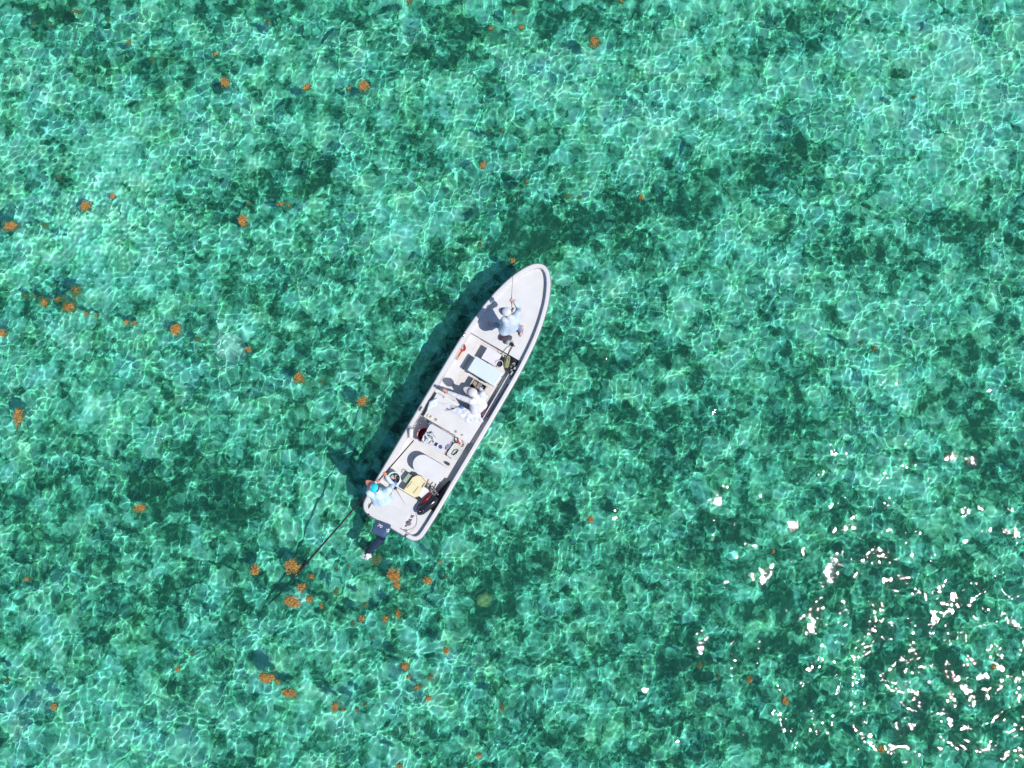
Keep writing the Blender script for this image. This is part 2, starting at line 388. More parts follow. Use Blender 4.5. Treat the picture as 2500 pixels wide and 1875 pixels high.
area('aft_floor', clip(clip(IN, 1, 0, 2.96), -1, 0, -.93), .245, .40, GELF, skiff, 0, False)
area('aft_deck', clip(IN, 1, 0, .95), .25, .52, GELF, skiff, .014, False)
# the deck fairs up into the transom
bm = B()
def wedge(v): return [bm.verts.new(W(u, v, z)) for u, z in ((.085, .60), (.085, .646), (.16, .640), (.52, .5225), (.52, .51))]
wa, wb_ = wedge(-.70), wedge(.27)
bm.faces.new(wa); bm.faces.new(wb_[::-1])
for i in range(5): bm.faces.new((wa[i], wa[(i + 1) % 5], wb_[(i + 1) % 5], wb_[i]))
obj('transom_fairing', bm, GELF, skiff)
# hatch lines on the fore deck
bm = B()
for (u0, u1, v0, v1) in ((5.75, 6.35, -.02, .50),):
    for a, b_ in (((u0, v0), (u1, v0)), ((u1, v0), (u1, v1)), ((u1, v1), (u0, v1)), ((u0, v1), (u0, v0))):
        tube(bm, [W(a[0], a[1], .522 + sheer(a[0])), W(b_[0], b_[1], .522 + sheer(b_[0]))], .003, 4)
obj('hatch_seam', bm, LGREY, fd)
# full-width bench ahead of the console, console, helm seat
bench = area('bench_seat', [(2.93, -.70), (2.93, .70), (3.66, .72), (3.66, -.72)], .30, .66, GELF, skiff, .03, False)
bm = B(); ubox(bm, 3.62, 3.69, -.5, .5, .665, .70); obj('seat_cushion_edge', bm, WHITEP, bench, bevel=.012)
co = [W(u, v, 0) for u, v in rrect(2.60, -.06, .58, .70, .07)]
bm = B()
lo = [bm.verts.new((p.x, p.y, .395)) for p in co]
hi = [bm.verts.new((p.x * .985 + W(2.6, -.06, 0).x * .015, p.y * .985 + W(2.6, -.06, 0).y * .015, .93 + .30 * ((p - Vector((O0.x, O0.y, 0))).dot(UD) - 2.6))) for p in co]
bm.faces.new(lo[::-1]); bm.faces.new(hi)
for i in range(len(co)): bm.faces.new((lo[i], lo[(i + 1) % len(co)], hi[(i + 1) % len(co)], hi[i]))
console = obj('console', bm, GEL, skiff, bevel=.02)
bm = B(); a, b_ = at(1064, 1036, 1.08), at(1106, 1061, 1.08)
tube(bm, [a + Vector((0, 0, -.12)), a, b_, b_ + Vector((0, 0, -.14))], .012); tube(bm, [b_, b_.lerp(a, .1) + Vector((0, 0, -.02)), b_ + Vector((.05, -.02, -.12))], .012)
obj('grab_rail', bm, mat('dull_rail', (.30, .22, .24), .4, .3, metal=.6), console)
wc = at(1047, 1073, 1.08); wax = (-UD * .55 + Vector((0, 0, .83))).normalized()
bm = B(); x, y = frame(wax)
tube(bm, [wc + (x * math.cos(t_) + y * math.sin(t_)) * .165 for t_ in [2 * math.pi * k / 32 for k in range(33)]], .014, 8, False)
for t_ in (R(90), R(210), R(330)): tube(bm, [wc - wax * .02, wc + (x * math.cos(t_) + y * math.sin(t_)) * .16], [.02, .012])
lathe(bm, wc - wax * .035, [(0, 0), (.045, 0), (.05, .03), (.02, .05), (0, .05)], 16, wax)
wheel = obj('steering_wheel', bm, WHITEP, console, smooth=True)
g = at(1065, 1085, .90); gx = (-UD * .29 + Vector((0, 0, .957))).normalized()
bm = B(); box(bm, g, (.10, .085, .03), BANG); obj('display', bm, mat('display_purple', (.05, .03, .09), .25), console, bevel=.008)
bm = B(); lathe(bm, at(1076, 1090.5, .885), [(0, 0), (.052, 0), (.052, .02), (.044, .024), (0, .02)], 24, gx); obj('gauge', bm, mat('gauge_violet', (.09, .06, .22), .25), console)
bm = B(); lathe(bm, at(1054, 1062, .99), [(0, 0), (.045, 0), (.055, .05), (.04, .075), (0, .08)], 18, sx=1.5, xdir=UD)
tube(bm, spline([at(1055, 1063, 1.04), at(1061, 1066, 1.1), at(1062, 1074, 1.08), at(1060, 1081, .96)]), .018)
obj('throttle_lever', bm, mat('throttle_grey', (.42, .40, .42), .4), console, smooth=True)
bm = B(); lathe(bm, at(1095, 1088, .915), [(0, 0), (.06, 0), (.065, .02), (.05, .035), (0, .03)], 20, sx=2.0, sy=.8, xdir=(at(1101, 1079, .9) - at(1086, 1102, .9)))
obj('painted_shadow_oval', bm, mat('painted_shadow_slate', (.22, .22, .30), .6), console, smooth=True)  # low slate-coloured oval standing in for a dark shadow on the console
# fittings in the bench top
for px, py, r_, c in ((1064.5, 1024.5, .03, BROWN), (1113, 1054, .027, BROWN), (1128.5, 1062.5, .024, mat('copper_fitting', (.5, .32, .22), .5))):
    bm = B(); lathe(bm, at(px, py, .662), [(0, 0), (r_ * 1.2, 0), (r_ * 1.2, .012), (r_ * .8, .03), (0, .03)], 14); obj('rod_holder', bm, c, bench, smooth=True)
su0, sv0 = UV(1047, 1143, .72)
pl = []
for k in range(25): a = R(90 + 180 * k / 24); pl.append((su0 + .25 * math.cos(a + R(-90)) * (1), 0))
pl = [(su0 + .25 * math.cos(R(180 * k / 20)), sv0 - .20 - .25 * math.sin(R(180 * k / 20))) for k in range(21)] + [(su0 - .25, sv0 + .42), (su0 + .25, sv0 + .42)]
seat = area('helm_seat', pl, .64, .72, GELF, skiff, .025, False)
bm = B(); prism(bm, [W(su0 + (u - su0) * .82, sv0 + (v - sv0) * .86, 0) for u, v in pl], .40, .645); obj('seat_base', bm, GEL, seat)
# cleats on the gunwales
def cleat(px, py, m_, s=1):
    u, v = UV(px, py, .66); bm = B(); z = .652 + sheer(u)
    tube(bm, [W(u - .07 * s, v, z + .035), W(u - .03 * s, v, z + .045), W(u + .03 * s, v, z + .045), W(u + .07 * s, v, z + .035)], [.008, .014, .014, .008])
    for q in (-.025, .025): tube(bm, [W(u + q * s, v, z), W(u + q * s, v, z + .04)], .012)
    obj('cleat', bm, m_, hull, smooth=True)
cleat(1134, 819, STEEL, .8); cleat(1028, 998, BLK); cleat(1027, 1033, BLK); cleat(1145, 1096, BLK, .8); cleat(991, 1309, BLK); cleat(1131, 817.5, BLK, .6)
cleat(900, 1259, BLK, .7)
# drain and stern fittings, starboard aft
for px, py, r_, kk in ((1007, 1261, .055, 0), (1002, 1270, .05, 1), (998.5, 1278, .062, 2), (992, 1284, .035, 0), (990, 1296, .055, 1)):
    p = at(px, py, .525); bm = B()
    if kk == 2: lathe(bm, p, [(0, 0), (r_, 0), (r_ * .9, .05), (r_ * .3, .06), (0, .06)], 16)
    else: prism(bm, [p + Vector((math.cos(a), math.sin(a), 0)) * r_ * q for a, q in ((.4, 1.1), (2.3, .8), (3.9, 1), (5.2, .7))], .521, .55)
    obj('stern_fitting', bm, mat('dull_purple_grey', (.20, .15, .20), .6, .3), skiff, bevel=.006)
# outboard motor, tilted up behind the transom
mo = at(931, 1290, .82)
mid_ = at(929, 1312, .62); low = at(899, 1352, .26)
DM = (low - mid_).normalized()
def ringloft(bm, secs, seg=20, pw=.75):
    """secs: (centre, xdir, ydir, half width, half height)"""
    rs = []
    for c, x_, y_, hx, hy in secs:
        r_ = []
        for k in range(seg):
            t_ = 2 * math.pi * k / seg; cx_, sx_ = math.cos(t_), math.sin(t_)
            r_.append(bm.verts.new(c + x_ * (math.copysign(abs(cx_) ** pw, cx_) * hx) + y_ * (math.copysign(abs(sx_) ** pw, sx_) * hy)))
        rs.append(r_)
    for a_, c_ in zip(rs, rs[1:]):
        for k in range(seg): bm.faces.new((a_[k], a_[(k + 1) % seg], c_[(k + 1) % seg], c_[k]))
    bm.faces.new(rs[0][::-1]); bm.faces.new(rs[-1]); return bm
ZU = Vector((0, 0, 1))
AX = (at(927, 1316, .60) - at(935, 1282, .95)); AX.normalize()            # powerhead axis, pointing aft and down
XS = VD.copy(); XS = (XS - AX * XS.dot(AX)).normalized(); YU = XS.cross(AX).normalized()
if YU.z < 0: YU = -YU
bm = B(); c0 = W(-.035, UV(934, 1281, .75)[1], .74)
q = lambda t_, up=0: c0 + AX * t_ + YU * up
ringloft(bm, [(q(.33, -.02), XS, YU, .13, .14), (q(.45, -.03), XS, YU, .10, .11)], 16)
L1 = at(929, 1316, .60)
D2 = (at(896, 1352, .30) - L1).normalized(); X2 = (VD - D2 * VD.dot(D2)).normalized(); Y2 = X2.cross(D2).normalized()
if Y2.z < 0: Y2 = -Y2
Lm = (at(903, 1352, .30) - L1).length
ringloft(bm, [(L1 - D2 * .08, X2, Y2, .10, .12), (L1 + D2 * .10, X2, Y2, .105, .15), (L1 + D2 * .22, X2, Y2, .115, .13), (L1 + D2 * .34, X2, Y2, .09, .13), (L1 + D2 * (Lm - .03), X2, Y2, .075, .16), (L1 + D2 * Lm, X2, Y2, .07, .14)], 16, .9)
# clamp bracket to the transom
for s_ in (-.11, .11):
    box(bm, W(-.06, UV(936, 1283, .7)[1] + s_, .50), (.16, .03, .34), BANG)
tube(bm, [W(-.09, UV(936, 1283, .7)[1] - .13, .60), W(-.09, UV(936, 1283, .7)[1] + .13, .60)], .025)
# skeg and anti-ventilation plate
TP = L1 + D2 * (Lm + .02)
prism_pts = [L1 + D2 * (Lm - .26), TP, TP + D2 * .02 - Y2 * .02]
ringloft(bm, [(L1 + D2 * (Lm - .12) + Y2 * .05, X2, D2, .13, .14), (L1 + D2 * (Lm - .12) + Y2 * .062, X2, D2, .12, .13)], 14, .8)
motor = obj('outboard_motor', bm, NAVYD, skiff, smooth=True)
motor['label'] = 'dark navy outboard motor tilted up behind the transom'
motor.cycles.is_caustics_receiver = True
bm = B()
ringloft(bm, [(q(0, .0), XS, YU, .175, .14), (q(.015, .0), XS, YU, .205, .165), (q(.12, .01), XS, YU, .22, .185), (q(.22, .005), XS, YU, .215, .18), (q(.30, -.01), XS, YU, .17, .15), (q(.33, -.02), XS, YU, .15, .12)], 28, .48)
cowl = obj('cowling', bm, NAVY, motor, smooth=True)
def lettering(txt, c, xd, yd, size, mat_, parent, name='lettering'):
    cu = bpy.data.curves.new(name, 'FONT'); cu.body = txt; cu.size = size; cu.extrude = .003; cu.align_x = 'CENTER'; cu.align_y = 'CENTER'; cu.offset = size * .02
    t_ = bpy.data.objects.new(name, cu); COL.objects.link(t_); bpy.context.view_layer.update()
    me = bpy.data.meshes.new_from_object(t_.evaluated_get(bpy.context.evaluated_depsgraph_get())); bpy.data.objects.remove(t_)
    xd = xd.normalized(); yd = (yd - xd * yd.dot(xd)).normalized(); zd = xd.cross(yd)
    me.transform(Matrix.Translation(c) @ Matrix((xd, yd, zd)).transposed().to_4x4()); me.name = name
    return link(name, me, mat_, parent)
LW = mat('white_decal', (.82, .82, .84), .5)
def on_cowl(px, py):
    """point on the cowling seen at the pixel"""
    from mathutils.bvhtree import BVHTree
    off = wloc(cowl); bvh = BVHTree.FromPolygons([v.co + off for v in cowl.data.vertices], [p.vertices for p in cowl.data.polygons])
    o_ = Vector((0, 0, CAM_H)); d_ = (at(px, py, 0) - o_).normalized(); h = bvh.ray_cast(o_, d_)
    return h[0], h[1]
for txt, px, py, s_ in (('70', 927.5, 1284.5, .135), ('\u00b7S', 945.5, 1295.0, .14)):
    h, nn = on_cowl(px, py)
    if h is not None:
        if nn.z < 0: nn = -nn
        xd = (VD - nn * VD.dot(nn)); yd = nn.cross(xd); lettering(txt, h + nn * .008, xd, yd, s_, LW, motor)
# propeller: its shaft stands across the raised leg and points up and aft
bm = B(); pc = at(895.5, 1362, .46); PA = (Y2 * .93 + D2 * .22 - X2 * .12).normalized(); pr = (X2 - PA * X2.dot(PA)).normalized(); pt_ = PA.cross(pr)
lathe(bm, pc - PA * .13, [(.03, 0), (.055, .05), (.055, .14), (.045, .17), (.026, .17), (.024, .10), (0, .10)], 18, PA)
tube(bm, [L1 + D2 * (Lm - .03), L1.lerp(pc, .86), pc - PA * .09], [.075, .07, .05], 12)
for k in range(3):
    a = R(75 + 120 * k); ring_ = []
    for s_ in (0, .2, .4, .6, .8, .93, 1.0):
        rad = .04 + .145 * s_; wdt = (.04, .07, .09, .098, .085, .058, .025)[int(round(s_ * 6)) if s_ < .9 else (5 if s_ < 1 else 6)]
        aa = a + .45 * s_; rd = pr * math.cos(aa) + pt_ * math.sin(aa); tg = PA.cross(rd)
        cc = pc + rd * rad; e1 = (tg * .85 + PA * .5) * wdt; th_ = (PA * .85 - tg * .5) * .009
        ring_.append([bm.verts.new(cc - e1), bm.verts.new(cc + th_), bm.verts.new(cc + e1), bm.verts.new(cc - th_)])
    for a_, c_ in zip(ring_, ring_[1:]):
        for k2 in range(4): bm.faces.new((a_[k2], a_[(k2 + 1) % 4], c_[(k2 + 1) % 4], c_[k2]))
    bm.faces.new(ring_[0][::-1]); bm.faces.new(ring_[-1])
prop = obj('propeller', bm, WHITEP, motor, smooth=False, bevel=0)
prop.cycles.is_caustics_receiver = True

# ------------------------------------------------------------------ people
def remesh(name, caps, voxel, mat_, parent, extra=None, wrinkle=0, wscale=9, smooth=4):
    bm = B()
    for p, r1, q_, r2 in caps:
        p, q_ = Vector(p), Vector(q_)
        ball(bm, p, r1, 14); ball(bm, q_, r2, 14)
        if (p - q_).length > 1e-4: tube(bm, [p, q_], [r1 * .995, r2 * .995], 14)
    if extra: extra(bm)
    me = bpy.data.meshes.new('tmp'); bm.to_mesh(me); bm.free(); o = bpy.data.objects.new('tmp', me); COL.objects.link(o)
    md = o.modifiers.new('r', 'REMESH'); md.mode = 'VOXEL'; md.voxel_size = voxel
    ms = o.modifiers.new('s', 'SMOOTH'); ms.factor = .5; ms.iterations = smooth
    bpy.context.view_layer.update()
    m2 = bpy.data.meshes.new_from_object(o.evaluated_get(bpy.context.evaluated_depsgraph_get())); bpy.data.objects.remove(o); bpy.data.meshes.remove(me)
    if wrinkle:
        nr = [v.normal.copy() for v in m2.vertices]
        for v, n_ in zip(m2.vertices, nr):
            a_ = noise.noise(v.co * wscale); b2 = noise.noise(v.co * wscale * 2.3 + Vector((5, 5, 5)))
            v.co += n_ * wrinkle * ((1 - abs(a_) * 3) + .5 * b2)
    m2.name = name
    return link(name, m2, mat_, parent, smooth=True)
def hand(wrist, d, pn, side, curl, caps, sc_=1.0):
    """adds palm, four fingers and thumb as tapered capsules; d = direction of the hand, pn = palm normal (towards what it grips)"""
    d = d.normalized(); pn = (pn - d * pn.dot(d)).normalized(); sd = d.cross(pn) * side
    for k in (-1.2, -.4, .4, 1.2):
        caps.append((wrist + sd * k * .011 * sc_, .016 * sc_, wrist + d * .085 * sc_ + sd * k * .019 * sc_, .0125 * sc_))
    for k, L_ in ((-1.5, .062), (-.5, .074), (.5, .080), (1.5, .070)):
        p = wrist + d * .088 * sc_ + sd * k * .0212 * sc_; a = curl * .35; dd = d
        for j, fr_ in enumerate((.45, .32, .23)):
            dd = (d * math.cos(a) + pn * math.sin(a)).normalized(); q_ = p + dd * L_ * fr_ * 1.15 * sc_
            caps.append((p, (.0090 - j * .0008) * sc_, q_, (.0084 - j * .0008) * sc_)); p = q_; a += curl * (.95 + .05 * k)
    p = wrist + d * .025 * sc_ + sd * .026 * sc_; q_ = p + (d * .55 + sd * .75 + pn * .35 * curl).normalized() * .042 * sc_
    caps.append((p, .014 * sc_, q_, .0115 * sc_)); r_ = q_ + (d * .8 + sd * .25 + pn * .5 * curl).normalized() * .035 * sc_; caps.append((q_, .0115 * sc_, r_, .0095 * sc_))
def head_shape(c, f, up, s=1.08):
    rt = f.cross(up).normalized()
    def add(bm):
        rot = Matrix((rt, f, up)).transposed()
        ball(bm, c + up * .02 * s, 1, 20, (.077 * s, .098 * s, .095 * s), rot)
        ball(bm, c - up * .045 * s + f * .025 * s, 1, 16, (.058 * s, .068 * s, .068 * s), rot)
        ball(bm, c - up * .018 * s + f * .098 * s, .015 * s, 8, (1, 1.3, 1.7), rot)
        for q_ in (-1, 1): ball(bm, c - up * .01 * s + rt * q_ * .078 * s - f * .005, .02 * s, 8, (.45, 1, 1.6), rot)
    return add
def face(c, f, up, parent, s=1.08):
    rt = f.cross(up).normalized()
    for q_ in (-1, 1): obj('eye', ball(B(), c + up * .008 * s + f * .088 * s + rt * q_ * .031 * s, .011 * s, 8), EYE, parent, smooth=True)
    bm = B(); ball(bm, c - up * .062 * s + f * .086 * s, 1, 10, (.024 * s, .008 * s, .006 * s), Matrix((rt, f, up)).transposed()); obj('mouth', bm, LIP, parent, smooth=True)
    bm = B(); ball(bm, c + up * .02 * s - f * .014 * s, 1, 18, (.083 * s, .096 * s, .088 * s), Matrix((rt, f, up)).transposed())
    obj('hair', bm, HAIR, parent, smooth=True)
def cap(c, f, up, m_crown, m_brim, parent, s=1.0, panels=None, brim_l=.10, crown=(.095, .108, .062), round_brim=0):
    rt = f.cross(up).normalized(); bm = B(); N = 28
    cc = c + up * .045 * s
    prof = [(math.cos(R(a)), math.sin(R(a))) for a in range(0, 91, 10)]
    rings_ = []
    for cr_, ch in prof:
        if cr_ < .01: rings_.append([bm.verts.new(cc + up * crown[2] * s)])
        else: rings_.append([bm.verts.new(cc + rt * math.cos(2 * math.pi * k / N) * crown[0] * s * cr_ + f * math.sin(2 * math.pi * k / N) * crown[1] * s * cr_ + up * ch * crown[2] * s) for k in range(N)])
    faces = []
    for a_, c_ in zip(rings_, rings_[1:]):
        for k in range(N):
            k2 = (k + 1) % N
            fc = bm.faces.new((a_[k], a_[k2], c_[0])) if len(c_) == 1 else bm.faces.new((a_[k], a_[k2], c_[k2], c_[k])); faces.append((fc, k))
    if panels:
        for fc, k in faces: fc.material_index = 1 if panels(k / N) else 0
    ball(bm, cc + up * crown[2] * s, .008, 8)
    me = bpy.data.meshes.new('cap'); bm.to_mesh(me); bm.free(); me.materials.append(m_crown)
    if panels: me.materials.append(CAPW)
    cp = link('cap', me, None, parent, smooth=True)
    bm = B(); top = []; n_ = 15
    for k in range(n_ + 1):
        a = R(20 + 140 * k / n_); ca, sa = math.cos(a), math.sin(a)
        i_ = cc + rt * ca * crown[0] * s * .99 + f * sa * crown[1] * s * .99
        e = cc + rt * ca * crown[0] * s * 1.0 + f * (sa * (crown[1] + brim_l) * s - .02 * s) - up * (.024 * abs(ca) * s + .002 * s)
        top.append((i_, e))
    v_ = [[bm.verts.new(i_), bm.verts.new(e), bm.verts.new(e - up * .005), bm.verts.new(i_ - up * .005)] for i_, e in top]
    for a_, c_ in zip(v_, v_[1:]):
        for k in range(4): bm.faces.new((a_[k], a_[(k + 1) % 4], c_[(k + 1) % 4], c_[k]))
    bm.faces.new(v_[0]); bm.faces.new(v_[-1][::-1])
    obj('brim', bm, m_brim, cp, smooth=True)
    return cp
def foot(caps, heel, toe, z, ank):
    h = Vector((heel.x, heel.y, z + .035)); t_ = Vector((toe.x, toe.y, z + .028)); d = (t_ - h).normalized(); s_ = d.cross(ZU)
    caps.append((ank, .042, h + d * .04, .038)); caps.append((h, .034, h.lerp(t_, .6), .036)); caps.append((h.lerp(t_, .5), .038, t_ - d * .05, .026))
    for k in (-2, -1, 0, 1, 2): caps.append((t_ - d * .055 + s_ * k * .016, .014, t_ - d * (.012 + .006 * abs(k)) + s_ * k * .017 - ZU * .012, .011 + (.003 if k == 2 else 0)))
def lerp(a, b_, t_): return a.lerp(b_, t_)
class Person:
    def __init__(s, label, base): s.root = thing('person', label, 'person', base); s.b = []; s.sh = []; s.tr = []; s.loose = 1.0
    def arm(s, sh, el, wr, hd, pn, side, curl):
        s.b += [(sh, .052, el, .042), (el, .042, wr, .028)]; hand(wr, hd, pn, side, curl, s.b)
        s.sh += [(sh, .082, el, .068), (el, .068, lerp(el, wr, .93), .048)]
    def leg(s, hip, kn, an, heel, toe, fz, long_=.93):
        s.b += [(hip, .085, kn, .058), (kn, .058, an, .040)]; foot(s.b, heel, toe, fz, an)
        s.tr += [(hip, .105, kn, .075), (kn, .075, lerp(kn, an, long_), .062)]
    def torso(s, pel, chest, neck, head, shl, shr):
        ax = (shr - shl).normalized(); hw = ax * .09
        s.b += [(pel - hw, .095, pel + hw, .095), (pel, .11, chest, .125), (pel - hw, .085, chest - ax * .1, .1), (pel + hw, .085, chest + ax * .1, .1), (chest - ax * .1, .10, shl, .06), (chest + ax * .1, .10, shr, .06), (chest, .11, neck, .058), (neck, .055, head, .055)]
        k_ = s.loose; s.sh += [(pel - hw * 1.3, .14 * k_, pel + hw * 1.3, .14 * k_), (pel, .16 * k_, chest, .165 * k_), (pel - hw * 1.3, .13 * k_, chest - ax * .1, .135 * k_), (pel + hw * 1.3, .13 * k_, chest + ax * .1, .135 * k_), (chest - ax * .1, .135 * k_, shl, .09), (chest + ax * .1, .135 * k_, shr, .09), (chest, .145, lerp(chest, neck, .9), .08)]
        s.tr += [(pel - hw, .115, pel + hw, .115)]
    def build(s, skin, shirt, trous, hc, hf, hup):
        s.body = remesh('body', s.b, .0058, skin, s.root, head_shape(hc, hf, hup), smooth=2)
        s.shirt = remesh('shirt', s.sh, .013, shirt, s.root, wrinkle=.006, wscale=8, smooth=3)
        remesh('trousers', s.tr, .013, trous, s.root, wrinkle=.004, wscale=10, smooth=3)
        face(hc, hf, hup, s.root)
def sole_shoe(name, heel, toe, z, m_, parent, wd=.048, side=Vector((0, 0, 0))):
    bm = B(); d = (toe - heel).normalized(); s_ = d.cross(ZU); L_ = (toe - heel).length + .05; pts = []
    for k in range(20):
        a = 2 * math.pi * k / 20; pts.append(heel + d * (L_ / 2 - .02) + d * math.cos(a) * L_ / 2 + s_ * math.sin(a) * wd * (1 + .12 * math.cos(a)) + side)
    prism(bm, [(p.x, p.y) for p in pts], z + .001, z + .022)
    tube(bm, spline([Vector((0, 0, z + .02)) + Vector((q_.x, q_.y, 0)) for q_ in [heel + d * .08 - s_ * wd + side]] + [Vector((heel.x, heel.y, z + .085)) + d * .16 + side] + [Vector((0, 0, z + .02)) + Vector((q_.x, q_.y, 0)) for q_ in [heel + d * .08 + s_ * wd + side]], 6), .008, 6)
    return obj(name, bm, m_, parent)
# --- angler on the fore deck
fz = .52 + sheer(6.1) + .022
fz = .565
A = Person('standing angler in light blue shirt and dark-billed white cap, casting from the foredeck', at(1236, 800, fz))
hL, tL = at(1200, 805, fz), at(1192, 786, fz); hR, tR = at(1271, 817, fz), at(1275, 794, fz)
A.loose = 1.12
pelL = at(1241, 801, 1.36)
A.torso(pelL, at(1248, 783, 1.66), at(1243, 771, 1.90), at(1239, 763, 2.03), at(1232, 780, 1.80), at(1264, 765, 1.80))
A.leg(at(1233, 800, 1.33), at(1212, 793, .98), at(1199, 799, fz + .09), hL, tL, fz)
A.leg(at(1250, 803, 1.33), at(1264, 796, .98), at(1271, 808, fz + .09), hR, tR, fz)
hr = at(1248.5, 733, 1.72) + Vector((.078, -.03, .036))
A.arm(at(1264, 765, 1.80), at(1266, 754, 1.54), hr, Vector((-1, .3, 0)), Vector((0, 0, -1)), 1, 1.5)
hl = at(1243, 766, 1.42)
A.arm(at(1232, 780, 1.80), at(1224, 786, 1.52), hl, at(1250, 757, 1.46) - hl, Vector((.3, .4, .6)), -1, 1.2)
hf = (at(1222, 756, 2.0) - at(1239, 763, 2.0)); hf.z = -.06; hf.normalize(); hup = (ZU + hf * .12).normalized(); hup = (hup - hf * hup.dot(hf)).normalized()
A.build(SKIN, SHIRTL, mat('faded_blue_trousers', (.20, .26, .42), .85, .15, 12, bump=.3, spec=.15), at(1238, 763, 2.06), hf, hup)
cap(at(1238, 763, 2.06), hf, hup, CAPW, CAPD, A.root, 1.2, brim_l=.10)
s1_ = sole_shoe('sandal', hL, tL, fz - .024, WHITEP, A.root, .046, (at(1196, 796, fz) - at(1197, 796, fz)) * 3.5); s1_['label'] = 'white sandal on the left foot'
s2_ = sole_shoe('sandal', hR, tR, fz - .024, mat('taupe_sandal', (.30, .25, .24), .7), A.root, .06, (at(1270, 810, fz) - at(1271, 806, fz))); s2_['label'] = 'taupe sandal on the right foot'
# --- his rod
butt, grip, tip = at(1250.5, 763, 1.42), at(1248.5, 733, 1.72), at(1261, 520, 2.95)
rod = thing('fishing_rod', 'thin dark fishing rod held out over the bow by the standing angler', 'fishing rod', butt)
bm = B(); pts = [lerp(grip, tip, t_) + Vector((0, 0, .14 * math.sin(t_ * 3.14))) for t_ in [k / 12 for k in range(13)]]
tube(bm, [butt] + pts, [.008, .008] + [.0055 - .0028 * k / 12 for k in range(1, 13)], 6); obj('rod_blank', bm, mat('rod_black', (.04, .04, .045), .3), rod, smooth=True)
bm = B(); tube(bm, [lerp(butt, grip, .45), lerp(grip, tip, .03)], .016, 8); obj('cork_grip', bm, mat('cork', (.55, .36, .20), .8), rod, smooth=True)
rc = lerp(butt, grip, .36) + Vector((.02, 0, -.06)); bm = B(); lathe(bm, rc - Vector((.02, 0, 0)), [(0, 0), (.048, 0), (.048, .006), (.02, .01), (.02, .035), (.048, .04), (.048, .046), (0, .046)], 20, Vector((1, -.2, 0)))
tube(bm, [rc, lerp(butt, grip, .36)], .007); obj('reel', bm, DGREY, rod, smooth=True)
bm = B(); p_, q_ = tip, at(1268, 440, .02); tube(bm, [p_.lerp(q_, t_) - Vector((0, 0, .3 * math.sin(t_ * 3.1))) for t_ in [k / 8 for k in range(9)]], .0022, 4); obj('line', bm, LINEM, rod)
# --- seated man pointing to port
S = Person('seated man in white shirt and pale cap pointing sideways with his outstretched arm', at(1160, 985, .28))
pel = at(1168, 994, .70)
S.torso(pel, at(1166, 973, 1.00), at(1159, 965, 1.20), at(1154, 958, 1.34), at(1151, 980, 1.13), at(1178, 962, 1.15))
S.leg(pel + (at(1160, 990, .7) - at(1168, 994, .7)), at(1146, 975, .73), at(1150, 966, .37), at(1153, 970, .28), at(1141, 956, .28), .28)
S.leg(pel + (at(1173, 988, .7) - at(1168, 994, .7)), at(1164, 955, .73), at(1163, 952, .37), at(1166, 956, .28), at(1156, 942, .28), .28)
wl_ = at(1094, 957, 1.12)
S.arm(at(1151, 980, 1.13), at(1122, 969, 1.12), wl_, at(1080, 950, 1.11) - wl_, Vector((0, 0, -1)), 1, .25)
wr_ = at(1172, 948, .84)
S.arm(at(1178, 962, 1.15), at(1186, 969, .92), wr_, at(1163, 944, .80) - wr_, Vector((-.3, -.3, -1)), 1, .6)
hf = (at(1138, 950, 1.4) - at(1154, 958, 1.4)); hf.z = -.05; hf.normalize(); hup = (ZU - hf * ZU.dot(hf)).normalized()
S.build(SKIN, SHIRTW, TROUG, at(1155, 959, 1.38), hf, hup)
cap(at(1155, 959, 1.38), hf, hup, CAPP, CAPP, S.root, 1.25, brim_l=.13)
bm = B(); wp = lerp(wr_, at(1186, 969, .92), .12)
lathe(bm, wp, [(.038, -.012), (.044, -.012), (.044, .012), (.038, .012)], 14, at(1186, 969, .92) - wr_); obj('wristwatch', bm, GREY, S.root)
# his seat
bm = B(); box(bm, at(1172, 997, .42), (.36, .34, .28), BANG + .1); o = obj('storage_box', bm, mat('dark_maroon_box', (.11, .03, .055), .6), None, bevel=.02)
tag(o, 'low dark maroon box that the man in the white shirt sits on', 'box')
# --- guide poling at the stern
G = Person('person in turquoise cap with coral brim gripping the long pole at the stern', at(944, 1208, .52))
G.loose = 1.08
pel = at(932, 1220, 1.36)
G.torso(pel, at(926, 1206, 1.70), at(921, 1198, 1.92), at(917, 1193, 2.05), at(902, 1203, 1.84), at(949, 1196, 1.84))
G.leg(at(924, 1218, 1.33), at(927, 1208, .95), at(933, 1208, .61), at(935, 1212, .52), at(929, 1197, .52), .52)
G.leg(at(942, 1214, 1.33), at(945, 1202, .95), at(951, 1203, .61), at(953, 1207, .52), at(949, 1192, .52), .52)
PB, PT = at(735, 1390, 0), at(1010, 1075, 2.30); PD = (PT - PB).normalized()
def on_pole(px): # point of the pole near this picture column
    best = min((abs(project(PB + PD * s_)[0] - px), s_) for s_ in [k * .02 for k in range(0, 320)]); return PB + PD * best[1]
def project(p):
    q_ = Vector(p) - Vector((0, 0, CAM_H)); q_ = cam_o.rotation_euler.to_matrix().transposed() @ q_
    return 1250 + q_.x / -q_.z * FPX, 937.5 - q_.y / -q_.z * FPX
g1, g2 = on_pole(924), on_pole(940)
for g_, sh_, el_, sd in ((g1, at(902, 1203, 1.84), at(904, 1188, 1.58), -1), (g2, at(949, 1196, 1.84), at(958, 1184, 1.58), 1)):
    dw = (g_ - el_).normalized(); pn = ZU * -1 if sd < 0 else ZU * -1
    wr = g_ - dw * .095 + ZU * .03
    G.arm(sh_, el_, wr, (g_ + ZU * .028 - wr), Vector((0, 0, -1)), sd, 1.45)
